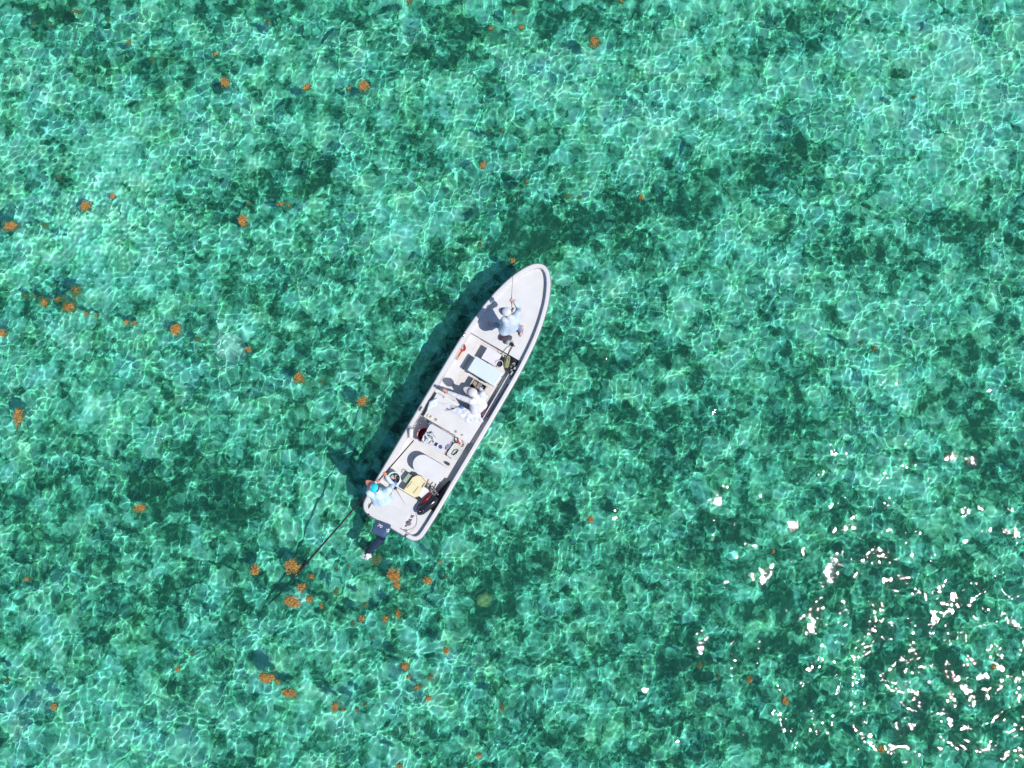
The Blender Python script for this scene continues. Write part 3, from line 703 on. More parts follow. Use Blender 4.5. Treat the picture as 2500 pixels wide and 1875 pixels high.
hf = (at(899, 1180, 2.1) - at(916, 1192, 2.1)); hf.z = -.12; hf.normalize(); hup = (ZU - hf * ZU.dot(hf)).normalized()
G.build(SKINT, SHIRTC, JEANS, at(916, 1192, 2.10), hf, hup)
cap(at(916, 1192, 2.10), hf, hup, CYAN, CORAL, G.root, 1.2, panels=lambda t_: .16 < t_ < .46, brim_l=.19, crown=(.095, .104, .068))
bm = B(); tube(bm, [PB - PD * 1.62, PB, PT], [.030, .026, .014], 10)
pole = obj('push_pole', bm, mat('dark_pole', (.035, .022, .028), .85, .3, spec=.1), None, smooth=True); pole.cycles.is_caustics_receiver = True
tag(pole, 'long thin dark push pole slanting from the stern down into the water', 'pole')

# ------------------------------------------------------------------ gear, bow to stern
def rb(name, px, py, z, su, sv, h, m_, parent=None, rot=0, bev=.02, r=None):
    """box with its top centre seen at the pixel; su along the boat, sv across"""
    p = at(px, py, z + h); bm = B()
    if r:
        pts = rrect(0, 0, su, sv, r); c_, s_ = math.cos(BANG + rot), math.sin(BANG + rot)
        prism(bm, [(p.x + a * c_ - b_ * s_, p.y + a * s_ + b_ * c_) for a, b_ in pts], z, z + h)
    else: box(bm, Vector((p.x, p.y, z + h / 2)), (su, sv, h), BANG + rot)
    return obj(name, bm, m_, parent, bevel=bev), p
FD = .52 + sheer(5.8) + .001
# bag behind the angler
t0 = thing('gear_bag', 'dark grey and maroon bag lying on the foredeck behind the standing angler', 'bag', at(1233, 828, FD))
def lump(name, c, sx, sy, sz, rot, m_, parent, amp=.12, sc_=7, seg=20):
    bm = B(); ball(bm, c, 1, seg, (sx, sy, sz), Matrix.Rotation(rot, 3, 'Z'))
    for v in bm.verts:
        d = (v.co - Vector(c)); v.co += d * amp * noise.noise(v.co * sc_) * 2
        if v.co.z < c[2] - sz * .75: v.co.z = c[2] - sz * .75
    return obj(name, bm, m_, parent, smooth=True)
lump('bag_body', at(1237, 826, FD + .10), .155, .085, .11, BANG + .95 - 1.2 + 2.5, DGREY, t0)
lump('side_pocket', at(1226, 824, FD + .07), .09, .06, .075, BANG + .1, MAROON, t0)
lump('flap', at(1240, 834, FD + .09), .08, .06, .08, BANG, GREY, t0)
bm = B(); tube(bm, spline([at(1226, 811, FD + .05), at(1230, 812, FD + .15), at(1236, 817, FD + .2), at(1241, 824, FD + .17)]), .014); obj('strap', bm, BLK, t0, smooth=True)
# spare reel with two loops of line
t0 = thing('fly_reel', 'small black reel with two loose loops of line at the aft edge of the foredeck', 'reel', at(1250, 841, FD))
bm = B(); lathe(bm, at(1250, 841, FD + .002), [(0, 0), (.05, 0), (.052, .01), (.025, .014), (.025, .04), (.052, .045), (.05, .055), (0, .055)], 20)
tube(bm, [at(1250, 841, FD + .05), at(1238, 836, FD + .04)], .012); tube(bm, [at(1251, 840, FD + .05), at(1251.5, 832, FD + .07)], .008); tube(bm, [at(1251, 840, FD + .05), at(1247, 834, FD + .07)], .007); tube(bm, [at(1251, 840, FD + .05), at(1257, 846, FD + .06)], .012)
obj('reel_body', bm, BLKG, t0, smooth=True)
bm = B(); tube(bm, spline([at(1249, 843, FD + .04), at(1239, 848, FD + .03), at(1232, 855, FD + .02), at(1230, 862, FD + .01), at(1231, 868, .50)]), .007, 6); obj('line_loop', bm, LINEM, t0, smooth=True)
bm = B(); tube(bm, spline([at(1252, 845, FD + .05), at(1247, 853, FD + .03), at(1243, 861, FD + .02), at(1240, 870, .56)]), .010, 6); obj('line_loop', bm, ROPEB, t0, smooth=True)
# folding anchor on the port ledge
t0 = thing('folding_anchor', 'small orange and grey anchor lying on the port ledge just aft of the foredeck', 'anchor', at(1123, 860, .35))
bm = B(); z = .375
for a, b_ in (((1127, 852), (1114.5, 871)), ((1131, 855), (1118.5, 874))): tube(bm, [at(*a, z + .01), at(*b_, z)], .015)
obj('shank', bm, ORANGE, t0, smooth=True)
bm = B(); a, b_ = at(1111.5, 869, z), at(1118, 877, z); tube(bm, [a, lerp(a, b_, .5), b_], [.03, .045, .03], 8); obj('fluke', bm, GREY, t0, smooth=True)
bm = B(); c_ = at(1131, 849, z + .04)
for k in range(5):
    rr_ = .075 + .012 * math.sin(k * 2.1); tube(bm, [c_ + Vector((math.cos(a) * rr_ * .75, math.sin(a) * rr_ * 1.1, .012 * k - .03 + .01 * math.sin(3 * a))) for a in [2 * math.pi * j / 18 for j in range(19)]], .011, 6, False)
tube(bm, spline([c_, at(1132, 841, z + .03), at(1131.5, 838, z), at(1130, 842, z)]), .010, 6)
obj('rope_coil', bm, mat('red_rope', (.50, .06, .04), .7), t0, smooth=True)
# pale tub
t0, p = rb('storage_tub', 1200, 870.5, .28, .33, .41, .30, mat('pale_mauve_plastic', (.60, .57, .63), .5, .05), None, 0, .03)
tag(t0, 'pale grey lidded tub between the foredeck and the big white cooler', 'tub')
bm = B(); ubox(bm, 0, .36, 0, .44, 0, .025)
for v in bm.verts: v.co += Vector((p.x, p.y, .58)) - W(.18, .22, 0)
obj('lid', bm, mat('pale_mauve_lid', (.64, .61, .66), .5, .05), t0, bevel=.01)
# big cooler
cz = .28; ch = .44
t0 = thing('cooler', 'large white cooler with pale blue lid lying across the boat amidships', 'cooler', at(1186, 903, cz))
p = at(1184.5, 906.5, cz + ch)
rotc = math.atan2(-(at(1234, 904, .7) - at(1158, 869, .7)).x, (at(1234, 904, .7) - at(1158, 869, .7)).y) - BANG
rotc = -.02
def lb(bm, du, dv, z0, z1, su, sv): return box(bm, Vector((p.x, p.y, 0)) + UD * du + VD * dv + Vector((0, 0, (z0 + z1) / 2)), (su, sv, z1 - z0), BANG + rotc)
bm = B(); lb(bm, 0, 0, cz, cz + ch - .07, .41, .83); obj('body', bm, COOLB, t0, bevel=.03)
bm = B(); lb(bm, 0, 0, cz + ch - .068, cz + ch, .445, .865); ld = obj('lid', bm, PALEC, t0, bevel=.022)
for s_ in (-.22, .22):
    bm = B(); lb(bm, -.232, s_, cz + ch - .14, cz + ch - .03, .02, .05); obj('latch', bm, BLK, t0, bevel=.006)
for s_ in (-.45, .45):
    bm = B(); q_ = Vector((p.x, p.y, cz + .26)) + VD * s_; tube(bm, [q_ - UD * .12 - VD * (.02 * (1 if s_ > 0 else -1)), q_ - UD * .12 + VD * (.025 if s_ > 0 else -.025), q_ + UD * .12 + VD * (.025 if s_ > 0 else -.025), q_ + UD * .12 - VD * (.02 * (1 if s_ > 0 else -1))], .013)
    obj('handle', bm, DGREY if s_ > 0 else WHITEP, t0, smooth=True)
# tin with dark inside
t0 = thing('tin_bucket', 'small round white metal pail with dark contents between tub and olive dry bag', 'pail', at(1219, 888, .28))
bc = at(1219.5, 888, .62); bc.z = .28
bm = B(); lathe(bm, bc, [(0, 0), (.075, 0), (.092, .33), (.098, .335), (.086, .335), (.07, .06), (0, .06)], 24); obj('pail_wall', bm, WHITEP, t0, smooth=True)
bm = B(); lathe(bm, bc + Vector((0, 0, .20)), [(0, .05), (.04, .05), (.075, .02), (.076, 0)], 16); obj('contents', bm, mat('dark_violet', (.04, .03, .07), .6), t0, smooth=True)
bm = B(); tube(bm, [bc + Vector((math.cos(a) * .1, math.sin(a) * .1, .30 + .0 * a)) + Vector((.0, 0, .07 * math.sin(a / 2) if a < 6.2 else 0)) for a in [math.pi * j / 12 for j in range(13)]], .005, 6); obj('handle', bm, STEEL, t0, smooth=True)
# olive dry bag
t0 = thing('dry_bag', 'olive green dry bag with black straps standing beside the small white pail', 'dry bag', at(1238, 885, .30))
a, b_ = at(1240, 870, .64), at(1235, 897, .56); d_ = (b_ - a).normalized()
bm = B(); tube(bm, [a - d_ * .02, a + d_ * .01, a + d_ * .07, lerp(a, b_, .5), b_ - d_ * .05, b_, b_ + d_ * .015], [.03, .062, .078, .084, .078, .06, .02], 20); o = obj('bag_body', bm, OLIVE, t0, smooth=True)
bm = B()
for q_ in (-.035, .035):
    tube(bm, spline([a - d_ * .02 + VD * q_, a + d_ * .05 + VD * q_ + ZU * .075, lerp(a, b_, .5) + VD * q_ + ZU * .083, b_ - d_ * .06 + VD * q_ + ZU * .07], 5), .006, 6)
obj('strap', bm, ROPEB, t0, smooth=True)
bm = B(); tube(bm, spline([at(1240, 872, .67), at(1232, 868, .62), at(1231, 880, .5), at(1230, 889, .4)]), .014); obj('strap', bm, BLK, t0, smooth=True)
bm = B(); lb2 = at(1236, 885, .32); box(bm, lb2 + Vector((0, 0, .06)), (.2, .1, .16), BANG); obj('foot_pad', bm, BLK, t0, bevel=.02)
# black net and odds under the starboard deck edge
t0 = lump('mesh_bag', at(1253, 892, .40), .20, .13, .13, BANG + .2, BLK, None, .25, 9, 28)
tag(t0, 'heap of black mesh bag in the shade below the starboard end of the foredeck', 'bag')
o = lump('gear_pouch', at(1256.5, 899, .56), .045, .035, .03, BANG, GREY, None); tag(o, 'small grey pouch on top of the black mesh bag', 'pouch')
o = lump('water_bottle', at(1250, 911, .50), .07, .035, .035, BANG, LGREY, None, .02); tag(o, 'pale grey bottle lying on the starboard ledge aft of the black mesh bag', 'bottle')
bm = B(); tube(bm, spline([at(1250, 905, .48), at(1254, 910, .47), at(1250, 918, .47), at(1246, 921, .46), at(1247, 926, .46)]), .010, 6); o = obj('coiled_cord', bm, ROPEB, None, smooth=True); tag(o, 'short loose black cord on the shaded starboard ledge beside the cooler', 'cord')
o = lump('hand_spool', at(1241, 941, .47), .035, .035, .03, 0, MAROON, None, .05); tag(o, 'tiny maroon spool on the shaded starboard ledge right of the cooler', 'spool')
# open tackle crate
t0 = thing('tackle_crate', 'open brown tackle crate with pale rim between the big cooler and the seated man', 'crate', at(1167, 944, .28))
p = at(1167, 944, .52)
def pb(bm, du, dv, z0, z1, su, sv, rot=-.02): return box(bm, Vector((p.x, p.y, 0)) + UD * du + VD * dv + Vector((0, 0, (z0 + z1) / 2)), (su, sv, z1 - z0), BANG + rot)
bm = B(); pb(bm, 0, 0, .281, .30, .27, .40); pb(bm, .135, 0, .28, .52, .018, .40); pb(bm, -.135, 0, .28, .52, .018, .40); pb(bm, 0, .20, .28, .52, .285, .018); pb(bm, 0, -.20, .28, .52, .285, .018)
obj('crate_wall', bm, mat('grey_brown_crate', (.28, .26, .21), .6), t0)
bm = B(); pb(bm, .138, 0, .521, .54, .022, .42); pb(bm, -.138, 0, .521, .54, .022, .42); pb(bm, 0, .205, .522, .539, .25, .02); pb(bm, 0, -.205, .522, .539, .25, .02); obj('rim', bm, LGREY, t0)
bm = B(); pb(bm, .0, 0, .30, .42, .25, .12); obj('tray', bm, mat('blue_grey_tray', (.16, .19, .22), .6), t0, bevel=.01)
bm = B(); pb(bm, .03, -.13, .30, .46, .15, .11); obj('tackle_pack', bm, mat('tan_pack', (.36, .27, .17), .7, .3), t0, bevel=.02)
bm = B(); pb(bm, .01, .13, .30, .45, .13, .10); obj('tackle_pack', bm, mat('brown_pack', (.30, .22, .17), .7, .3), t0, bevel=.02)
# crumpled cloth over the bench
def cloth(name, px_pts, z, m_, label, cat, res=46):
    """px_pts: quad of picture corners at height z (front-port, front-starboard, aft-starboard, aft-port)"""
    c = [at(a, b_, z) for a, b_ in px_pts]; bm = B(); g_ = []
    for i in range(res + 1):
        row = []
        for j in range(res + 1):
            s_, t_ = i / res, j / res; p_ = c[0] * (1 - s_) * (1 - t_) + c[1] * s_ * (1 - t_) + c[2] * s_ * t_ + c[3] * (1 - s_) * t_
            e = min(s_, 1 - s_, t_, 1 - t_)
            w_ = noise.noise(Vector((p_.x * 5, p_.y * 5, 3)));  w2 = noise.noise(Vector((p_.x * 11 + p_.y * 4, p_.y * 9 - p_.x * 5, 8)))
            h_ = .030 * (1 - min(1, abs(w_) * 2.0)) ** 1.5 + .018 * (w2 + .5) + .004
            p_ = p_ + Vector((w2 * .02, w_ * .03, 0)) * (1 if e < .05 else .3); p_.z = z + h_ * min(1, .25 + e * 6)
            row.append(bm.verts.new(p_))
        g_.append(row)
    for i in range(res):
        for j in range(res): bm.faces.new((g_[i][j], g_[i + 1][j], g_[i + 1][j + 1], g_[i][j + 1]))
    bmesh.ops.recalc_face_normals(bm, faces=bm.faces)
    ex = bmesh.ops.solidify(bm, geom=bm.faces[:], thickness=-.008)
    return tag(obj(name, bm, m_, None, smooth=True), label, cat)
cloth('crumpled_cloth', [(1072, 982), (1172, 1008), (1180, 1030), (1140, 1032)], .668, CLOTH, 'crumpled white cloth spread over the bench behind the seated man', 'cloth')
cloth('folded_towel', [(1048, 980), (1068, 972), (1064, 990), (1043, 1000)], .668, mat('pale_blue_towel', (.60, .66, .78), .9), 'pale folded towel on the port end of the bench', 'towel', 20)
t0 = thing('shoulder_strap', 'thin black strap with small buckle lying on the bench behind the pointing man', 'strap', at(1105, 998, .70))
bm = B(); tube(bm, spline([at(1088, 1003, .735), at(1097, 1001, .74), at(1106, 998, .74), at(1115, 995, .75), at(1125, 991, .75), at(1134, 988, .75)]), .0065, 6); obj('webbing', bm, ROPEB, t0, smooth=True)
obj('buckle', box(B(), at(1107, 998, .755), (.06, .035, .02), .35), DGREY, t0, bevel=.004); obj('buckle', box(B(), at(1096, 1000, .75), (.03, .03, .02), .2), DGREY, t0, bevel=.004)
bm = B(); ball(bm, at(1126, 994, .705), 1, 16, (.075, .04, .035), Matrix.Rotation(-.4, 3, 'Z')); o = obj('blue_pouch', bm, BLUE, None, smooth=True); tag(o, 'small bright blue pouch lying in the shade beside the seated man', 'pouch')
# items at the port end of the bench
o, p_ = rb('bait_tray', 1049, 1017, .661, .09, .14, .03, mat('ivory_tray', (.68, .64, .52), .5), None, .1, .008); tag(o, 'small ivory tray near the port end of the bench', 'tray')
bm = B(); ball(bm, at(1050, 1018, .70), .022, 10); tube(bm, spline([at(1051, 1016, .70), at(1053.5, 1015, .72), at(1053, 1020, .70)]), .007, 6); o = obj('fishing_lure', bm, mat('ochre_lure', (.50, .38, .14), .5), None, smooth=True); tag(o, 'tiny ochre lure lying on the ivory tray', 'lure')
t0 = thing('spinning_reel', 'grey and silver spinning reel beside the port edge of the console', 'reel', at(1048, 1034, .45))
c_ = at(1049, 1034, .80); bm = B(); lathe(bm, c_ - Vector((0, 0, .05)), [(0, 0), (.045, 0), (.03, .02), (.03, .05), (.045, .06), (.04, .08), (0, .085)], 16, Vector((.4, .3, 1))); obj('spool', bm, STEEL, t0, smooth=True)
bm = B(); tube(bm, [c_ - Vector((.02, -.03, .02)), at(1044, 1027, .76), at(1040, 1024, .72)], [.03, .022, .012]); ball(bm, at(1051, 1040, .72), .045, 12); obj('reel_body', bm, DGREY, t0, smooth=True)
bm = B(); tube(bm, [c_ - Vector((0, 0, .04)), Vector((c_.x, c_.y, .40))], .018); obj('holder', bm, LGREY, t0, smooth=True)
# red tub
c_ = at(1037, 1062, .62); c_.z = .40
t0 = thing('red_tub', 'round red plastic tub with faded pink rim beside the steering wheel', 'tub', c_)
bm = B(); lathe(bm, c_, [(0, .001), (.15, .001), (.20, .22), (.185, .22), (.14, .02), (0, .02)], 32); obj('tub_wall', bm, RED, t0, smooth=True)
bm = B(); lathe(bm, c_, [(.185, .221), (.205, .22), (.208, .235), (.195, .242), (.183, .234)], 32); obj('rim', bm, PINK, t0, smooth=True)
# white fender cushion on the port gunwale
t0 = thing('gunwale_cushion', 'white inflated cushion with grey edge on the port gunwale beside the red tub', 'cushion', at(1003, 1060, .66))
bm = B(); a, b_ = at(1004, 1048, .72), at(1003, 1067, .70); tube(bm, [a + (a - b_) * .1, a, lerp(a, b_, .5), b_, b_ - (a - b_) * .1], [.02, .055, .06, .055, .02], 14); obj('pad', bm, WHITEP, t0, smooth=True)
bm = B(); tube(bm, spline([at(1000, 1066, .74), at(999, 1052, .77), at(1003, 1045, .78), at(1009, 1046, .77), at(1011, 1052, .74)]), .009, 6); obj('piping', bm, GREY, t0, smooth=True)
bm = B(); tube(bm, [at(1004, 1074, .70), at(1020, 1074, .66)], [.03, .022], 10); obj('nozzle', bm, mat('silver_lilac', (.55, .52, .62), .4), t0, smooth=True)
# red and white lures and the grey tackle box
t0 = thing('lure_bundle', 'bundle of red and white lures lying against the forward edge of the grey box', 'lures', at(1126, 1080, .45))
for i, (a, b_, m_, nm) in enumerate((((1116, 1075), (1124, 1085), RED, 'red_lure'), ((1120, 1072), (1129, 1083), WHITEP, 'white_lure'), ((1111, 1069), (1115, 1074), LGREY, 'sinker'), ((1127, 1075), (1133, 1084), mat('mauve_lure', (.35, .25, .30), .5), 'mauve_lure'), ((1121, 1085), (1128, 1088), mat('salmon_lure', (.75, .28, .22), .5), 'salmon_lure'))):
    bm = B(); q1, q2 = at(*a, .66), at(*b_, .62); tube(bm, [q1, lerp(q1, q2, .3), lerp(q1, q2, .7), q2], [.012, .028, .026, .010], 10); obj(nm, bm, m_, t0, smooth=True)
bm = B(); tube(bm, [at(1121, 1083, .63), Vector((at(1121, 1083, .63).x, at(1121, 1083, .63).y, .40))], .02); tube(bm, [at(1117, 1078, .65), at(1130, 1081, .645)], .012); obj('lure_holder', bm, GREY, t0)
t0 = thing('tackle_box', 'grey tackle box with black handle on its lid, right of the console', 'box', at(1110, 1103, .40))
rt_ = -.06
p = at(1111, 1103, .66)
def pg(bm, pts, z0, z1):
    c2, s2 = math.cos(BANG + rt_), math.sin(BANG + rt_); return prism(bm, [(p.x + a * c2 - b_ * s2, p.y + a * s2 + b_ * c2) for a, b_ in pts], z0, z1)
bm = pg(B(), rrect(0, 0, .37, .29, .05), .401, .60); obj('box_body', bm, mat('box_grey_green', (.36, .37, .34), .5), t0, bevel=.01)
bm = pg(B(), rrect(0, 0, .39, .31, .06), .603, .66); ld = obj('lid', bm, mat('box_lid', (.50, .51, .47), .45), t0, bevel=.015)
bm = B(); c2, s2 = math.cos(BANG + rt_), math.sin(BANG + rt_)
f_ = lambda a, b_, z_=.668: Vector((p.x + a * c2 - b_ * s2, p.y + a * s2 + b_ * c2, z_))
hp = [(-.10, .05), (.02, .05), (.09, -.01), (.09, -.05), (-.02, -.05), (-.10, -.01)]
tube(bm, [f_(*q_) for q_ in hp + hp[:1]], .010, 6); tube(bm, [f_(.08, -.04), f_(-.09, -.0)], .011, 6); obj('handle', bm, BLK, ld)
bm = B(); box(bm, f_(-.20, .03, .62), (.03, .10, .05), BANG + rt_); obj('latch', bm, DGREY, t0, bevel=.006)
bm = B(); ball(bm, f_(-.13, .16, .60), 1, 12, (.045, .03, .03)); obj('red_clip', bm, RED, t0, smooth=True)
# small knob and black bits aft of the box
c_ = at(1094, 1133.5, .56); c_.z = .40
o = obj('bottle', lathe(B(), c_, [(0, 0), (.04, 0), (.042, .12), (.025, .16), (.025, .18), (0, .18)], 18), mat('dark_bottle', (.05, .055, .05), .4), None, smooth=True); tag(o, 'small dark bottle standing at the starboard end of the helm seat', 'bottle')
# bucket with gear near the guide
c_ = at(962, 1168, .66); c_.z = .40
t0 = thing('bait_bucket', 'round pale green bucket full of odds beside the guide at the stern', 'bucket', c_)
bm = B(); lathe(bm, c_, [(0, .001), (.135, .001), (.17, .26), (.152, .262), (.125, .02), (0, .02)], 32); obj('bucket_wall', bm, mat('pale_green_bucket', (.50, .66, .58), .45, .05), t0, smooth=True)
bm = B(); tube(bm, [c_ + Vector((math.cos(a) * .165, math.sin(a) * .165, .265)) for a in [2 * math.pi * j / 32 for j in range(33)]], .012, 8, False); obj('rim', bm, mat('pale_rim', (.70, .82, .80), .4), t0, smooth=True)
for dx, dy, m_, nm in ((.03, -.02, MAROON, 'red_cloth'), (.09, .02, BLK, 'pliers'), (.05, .035, WHITEP, 'packet'), (-.06, .05, GREY, 'net'), (0, -.09, BLUE, 'blue_cloth'), (-.02, .0, PINK, 'float')):
    lump(nm, c_ + Vector((dx, dy, .14 + abs(dx))), .055, .045, .05, dx * 30, m_, t0, .2, 20)
o = lump('diving_mask', at(963, 1181, .74), .075, .06, .05, .6, BLUE, None, .15, 14); tag(o, 'shiny blue mask resting on the aft rim of the pale green bucket', 'mask')
o = lump('small_reel', at(965, 1192, .62), .045, .045, .05, 0, BLK, None, .2, 18); tag(o, 'small black reel on deck just right of the guide', 'reel')
t0 = thing('spare_rod', 'thin pale spare rod lying on the aft deck between guide and black fender', 'fishing rod', at(978, 1212, .53))
bm = B(); tube(bm, [at(964, 1188, .60), at(976, 1209, .56), at(989, 1231, .53)], [.008, .006, .004], 6); obj('rod_blank', bm, LINEM, t0)
bm = B(); tube(bm, [at(953, 1204, .55), at(964, 1188, .60)], [.014, .010], 6); ball(bm, at(954, 1203, .55), 1, 10, (.04, .025, .02), Matrix.Rotation(.8, 3, 'Z')); obj('butt', bm, DGREY, t0)
# grey-green case and cream cooler
o, p_ = rb('hard_case', 995, 1168, .40, .27, .14, .20, GREEN, None, -.1, .015); tag(o, 'grey-green hard case wedged between pale green bucket and cream cooler', 'case')
bm = B(); tube(bm, spline([at(990, 1160, .60), at(993, 1156, .66), at(999, 1155, .68), at(1004, 1160, .62)]), .009, 6); obj('handle', bm, BLK, o, smooth=True)
t0 = thing('cream_cooler', 'cream yellow cooler seat with two slots in its lid near the stern', 'cooler', at(1013, 1187, .40))
poly = [(1019, 1160.5), (1028, 1163), (1040, 1178), (1039, 1182), (1020, 1213), (1010, 1213), (987, 1200), (986, 1196), (1007, 1166)]
bm = prism(B(), [at(a, b_, .70) for a, b_ in poly][::-1], .66, .70); ld = obj('lid', bm, YELL, t0, bevel=.014)
c_ = at(1013, 1187, .66)
bm = prism(B(), [lerp(c_, at(a, b_, .66), .95) for a, b_ in poly][::-1], .401, .662); obj('body', bm, mat('cream_side', (.72, .66, .42), .5), t0, bevel=.01)
for a, b_ in (((993, 1191), (1006, 1175.5)), ((1009, 1204), (1022, 1188))):
    bm = B(); q1, q2 = at(*a, .703), at(*b_, .703); box(bm, (q1 + q2) / 2, ((q2 - q1).length, .035, .006), math.atan2((q2 - q1).y, (q2 - q1).x)); obj('slot', bm, mat('slot_brown', (.42, .33, .18), .7), ld)
bm = B(); q1, q2 = at(1037, 1179, .71), at(1030, 1190, .71); tube(bm, [q1, q2], .012); obj('hinge', bm, BLK, t0)
bm = B(); box(bm, at(1040, 1187, .58), (.10, .05, .08), BANG); obj('side_latch', bm, DGREY, t0, bevel=.01)
# white jug beside it
o, p_ = rb('white_jug', 1034, 1203, .40, .28, .20, .22, WHITEP, None, -.1, .03, .06); tag(o, 'white plastic jug between the cream cooler and the black fender', 'jug')
bm = B(); tube(bm, spline([at(1027, 1210, .60), at(1021, 1207, .60), at(1023, 1200, .62), at(1016, 1209, .62), at(1012, 1211, .63)]), .010, 6); o = obj('strap_end', bm, BROWN, None, smooth=True); tag(o, 'short brown strap between the cream cooler lid and the white jug', 'strap')
# cables
def rope(name, pts, r, m_, label, cat): bm = B(); tube(bm, spline([at(*q_) for q_ in pts], 7), r, 6); return tag(obj(name, bm, m_, None, smooth=True), label, cat)
rope('black_cable', [(1046, 1191, .55), (1056, 1177, .60), (1065, 1172, .62), (1073, 1176, .60), (1073, 1184, .58), (1068, 1195, .56), (1060, 1200, .56), (1048, 1196, .58), (1047, 1190, .6), (1055, 1187, .6), (1061, 1194, .6), (1054, 1203, .58), (1047, 1204, .56), (1050, 1194, .56), (1066, 1199, .55)], .013, ROPEB, 'looped black cable above the white jug on the starboard side', 'cable')
rope('tangled_line', [(1049, 1196, .62), (1056, 1192, .65), (1064, 1200, .62), (1057, 1207, .6), (1050, 1203, .62), (1058, 1198, .66), (1068, 1205, .62), (1072, 1214, .6), (1066, 1203, .64), (1060, 1210, .62)], .009, mat('grey_cord', (.28, .25, .25), .7), 'tangle of grey cord at the forward end of the black fender', 'cord')
rope('stern_line', [(1018, 1256, .60), (1019, 1266, .56), (1017, 1280, .55), (1010, 1292, .58), (1002, 1300, .66), (995, 1308, .67)], .006, LINEM, 'thin stern line curving from the black fender to the transom corner', 'line')
# black fender, dark red bag, black tarp
t0 = thing('black_fender', 'long glossy black fender lying along the starboard side near the stern', 'fender', at(1044, 1234, .52))
a, b_ = at(1020, 1254, .68), at(1067, 1216, .70); d_ = (b_ - a); Lf = d_.length; d_.normalize()
bm = B(); tube(bm, [a + d_ * Lf * t_ for t_ in (-.03, 0, .06, .18, .4, .62, .82, .94, 1, 1.03)], [.015, .05, .085, .112, .122, .12, .105, .075, .04, .02], 24); obj('fender_body', bm, BLKG, t0, smooth=True)
for px, py in ((1025, 1249), (1033, 1247)): obj('rivet', ball(B(), at(px, py, .785), .014, 8), STEEL, t0, smooth=True)
bm = B(); tube(bm, spline([at(1019, 1255, .64), at(1018, 1244, .66), at(1023, 1232, .64), at(1025, 1229, .58)]), .010, 6); obj('lanyard', bm, ROPEB, t0, smooth=True)
o = lump('duffel_bag', at(1040, 1219, .62), .22, .09, .10, BANG - .15, mat('dark_red_vinyl', (.13, .012, .02), .45, .3), None, .12, 8, 26); tag(o, 'dark red duffel bag lying beside the black fender', 'bag')
o = lump('red_float', at(1042, 1219, .735), .05, .02, .018, BANG, RED, None, .05); tag(o, 'small red float on top of the dark red duffel bag', 'float')
bm = B(); tube(bm, [at(1098, 1173, .60), at(1085, 1190, .58), at(1075, 1208, .56), at(1063, 1235, .57), at(1056, 1247, .56)], [.03, .06, .09, .085, .05], 12)
for v in bm.verts: v.co += Vector((noise.noise(v.co * 9), noise.noise(v.co * 9 + Vector((3, 3, 3))), 0)) * .04
o = obj('rolled_tarp', bm, mat('black_tarp', (.006, .005, .008), .9, .3, spec=.1), None, smooth=True); tag(o, 'rolled black tarp tucked inside the starboard gunwale behind the fender', 'tarp')
# two black rods along starboard side next to seated man
rope('stowed_rod', [(1239, 938, .50), (1215, 978, .50), (1190, 1018, .50)], .012, mat('purple_black', (.05, .035, .08), .4), 'thin dark rod stowed along the inside of the starboard gunwale', 'fishing rod')

# ------------------------------------------------------------------ things on the bed
def rock(px, py, r_, m_, label, seed):
    random.seed(seed); c = at(px, py, BED_Z * .8); c.z = BED_Z; bm = B(); bmesh.ops.create_icosphere(bm, subdivisions=4, radius=1, matrix=Matrix.Translation(c) @ Matrix.Diagonal((r_, r_ * .85, r_ * .7, 1)))
    for v in bm.verts: d = v.co - c; v.co += d * (.6 * noise.noise(v.co * 3.2 + Vector((seed, 0, 0))) + .35 * noise.noise(v.co * 11))
    o = obj('coral_rock', bm, m_, None, smooth=True); o.cycles.is_caustics_receiver = True; return tag(o, label, 'rock')
rock(566, 848, .42, mat('pale_coral', (.95, .84, .74), .9, .35, 9, bump=.6), 'pale beige rough coral rock on the sea bed left of the boat', 3)
rock(1178, 1462, .22, mat('olive_coral', (.42, .36, .14), .9, .4, 9, bump=.6), 'olive brown coral rock on the sea bed below the stern', 5)

# ------------------------------------------------------------------ floating seaweed
SW_M = []
for nm, c in (('sargassum_orange', (.48, .27, .08)), ('sargassum_brown', (.26, .125, .03))):
    m = mat(nm, c, .7, .35, 30, spec=.2); SW_M.append(m)
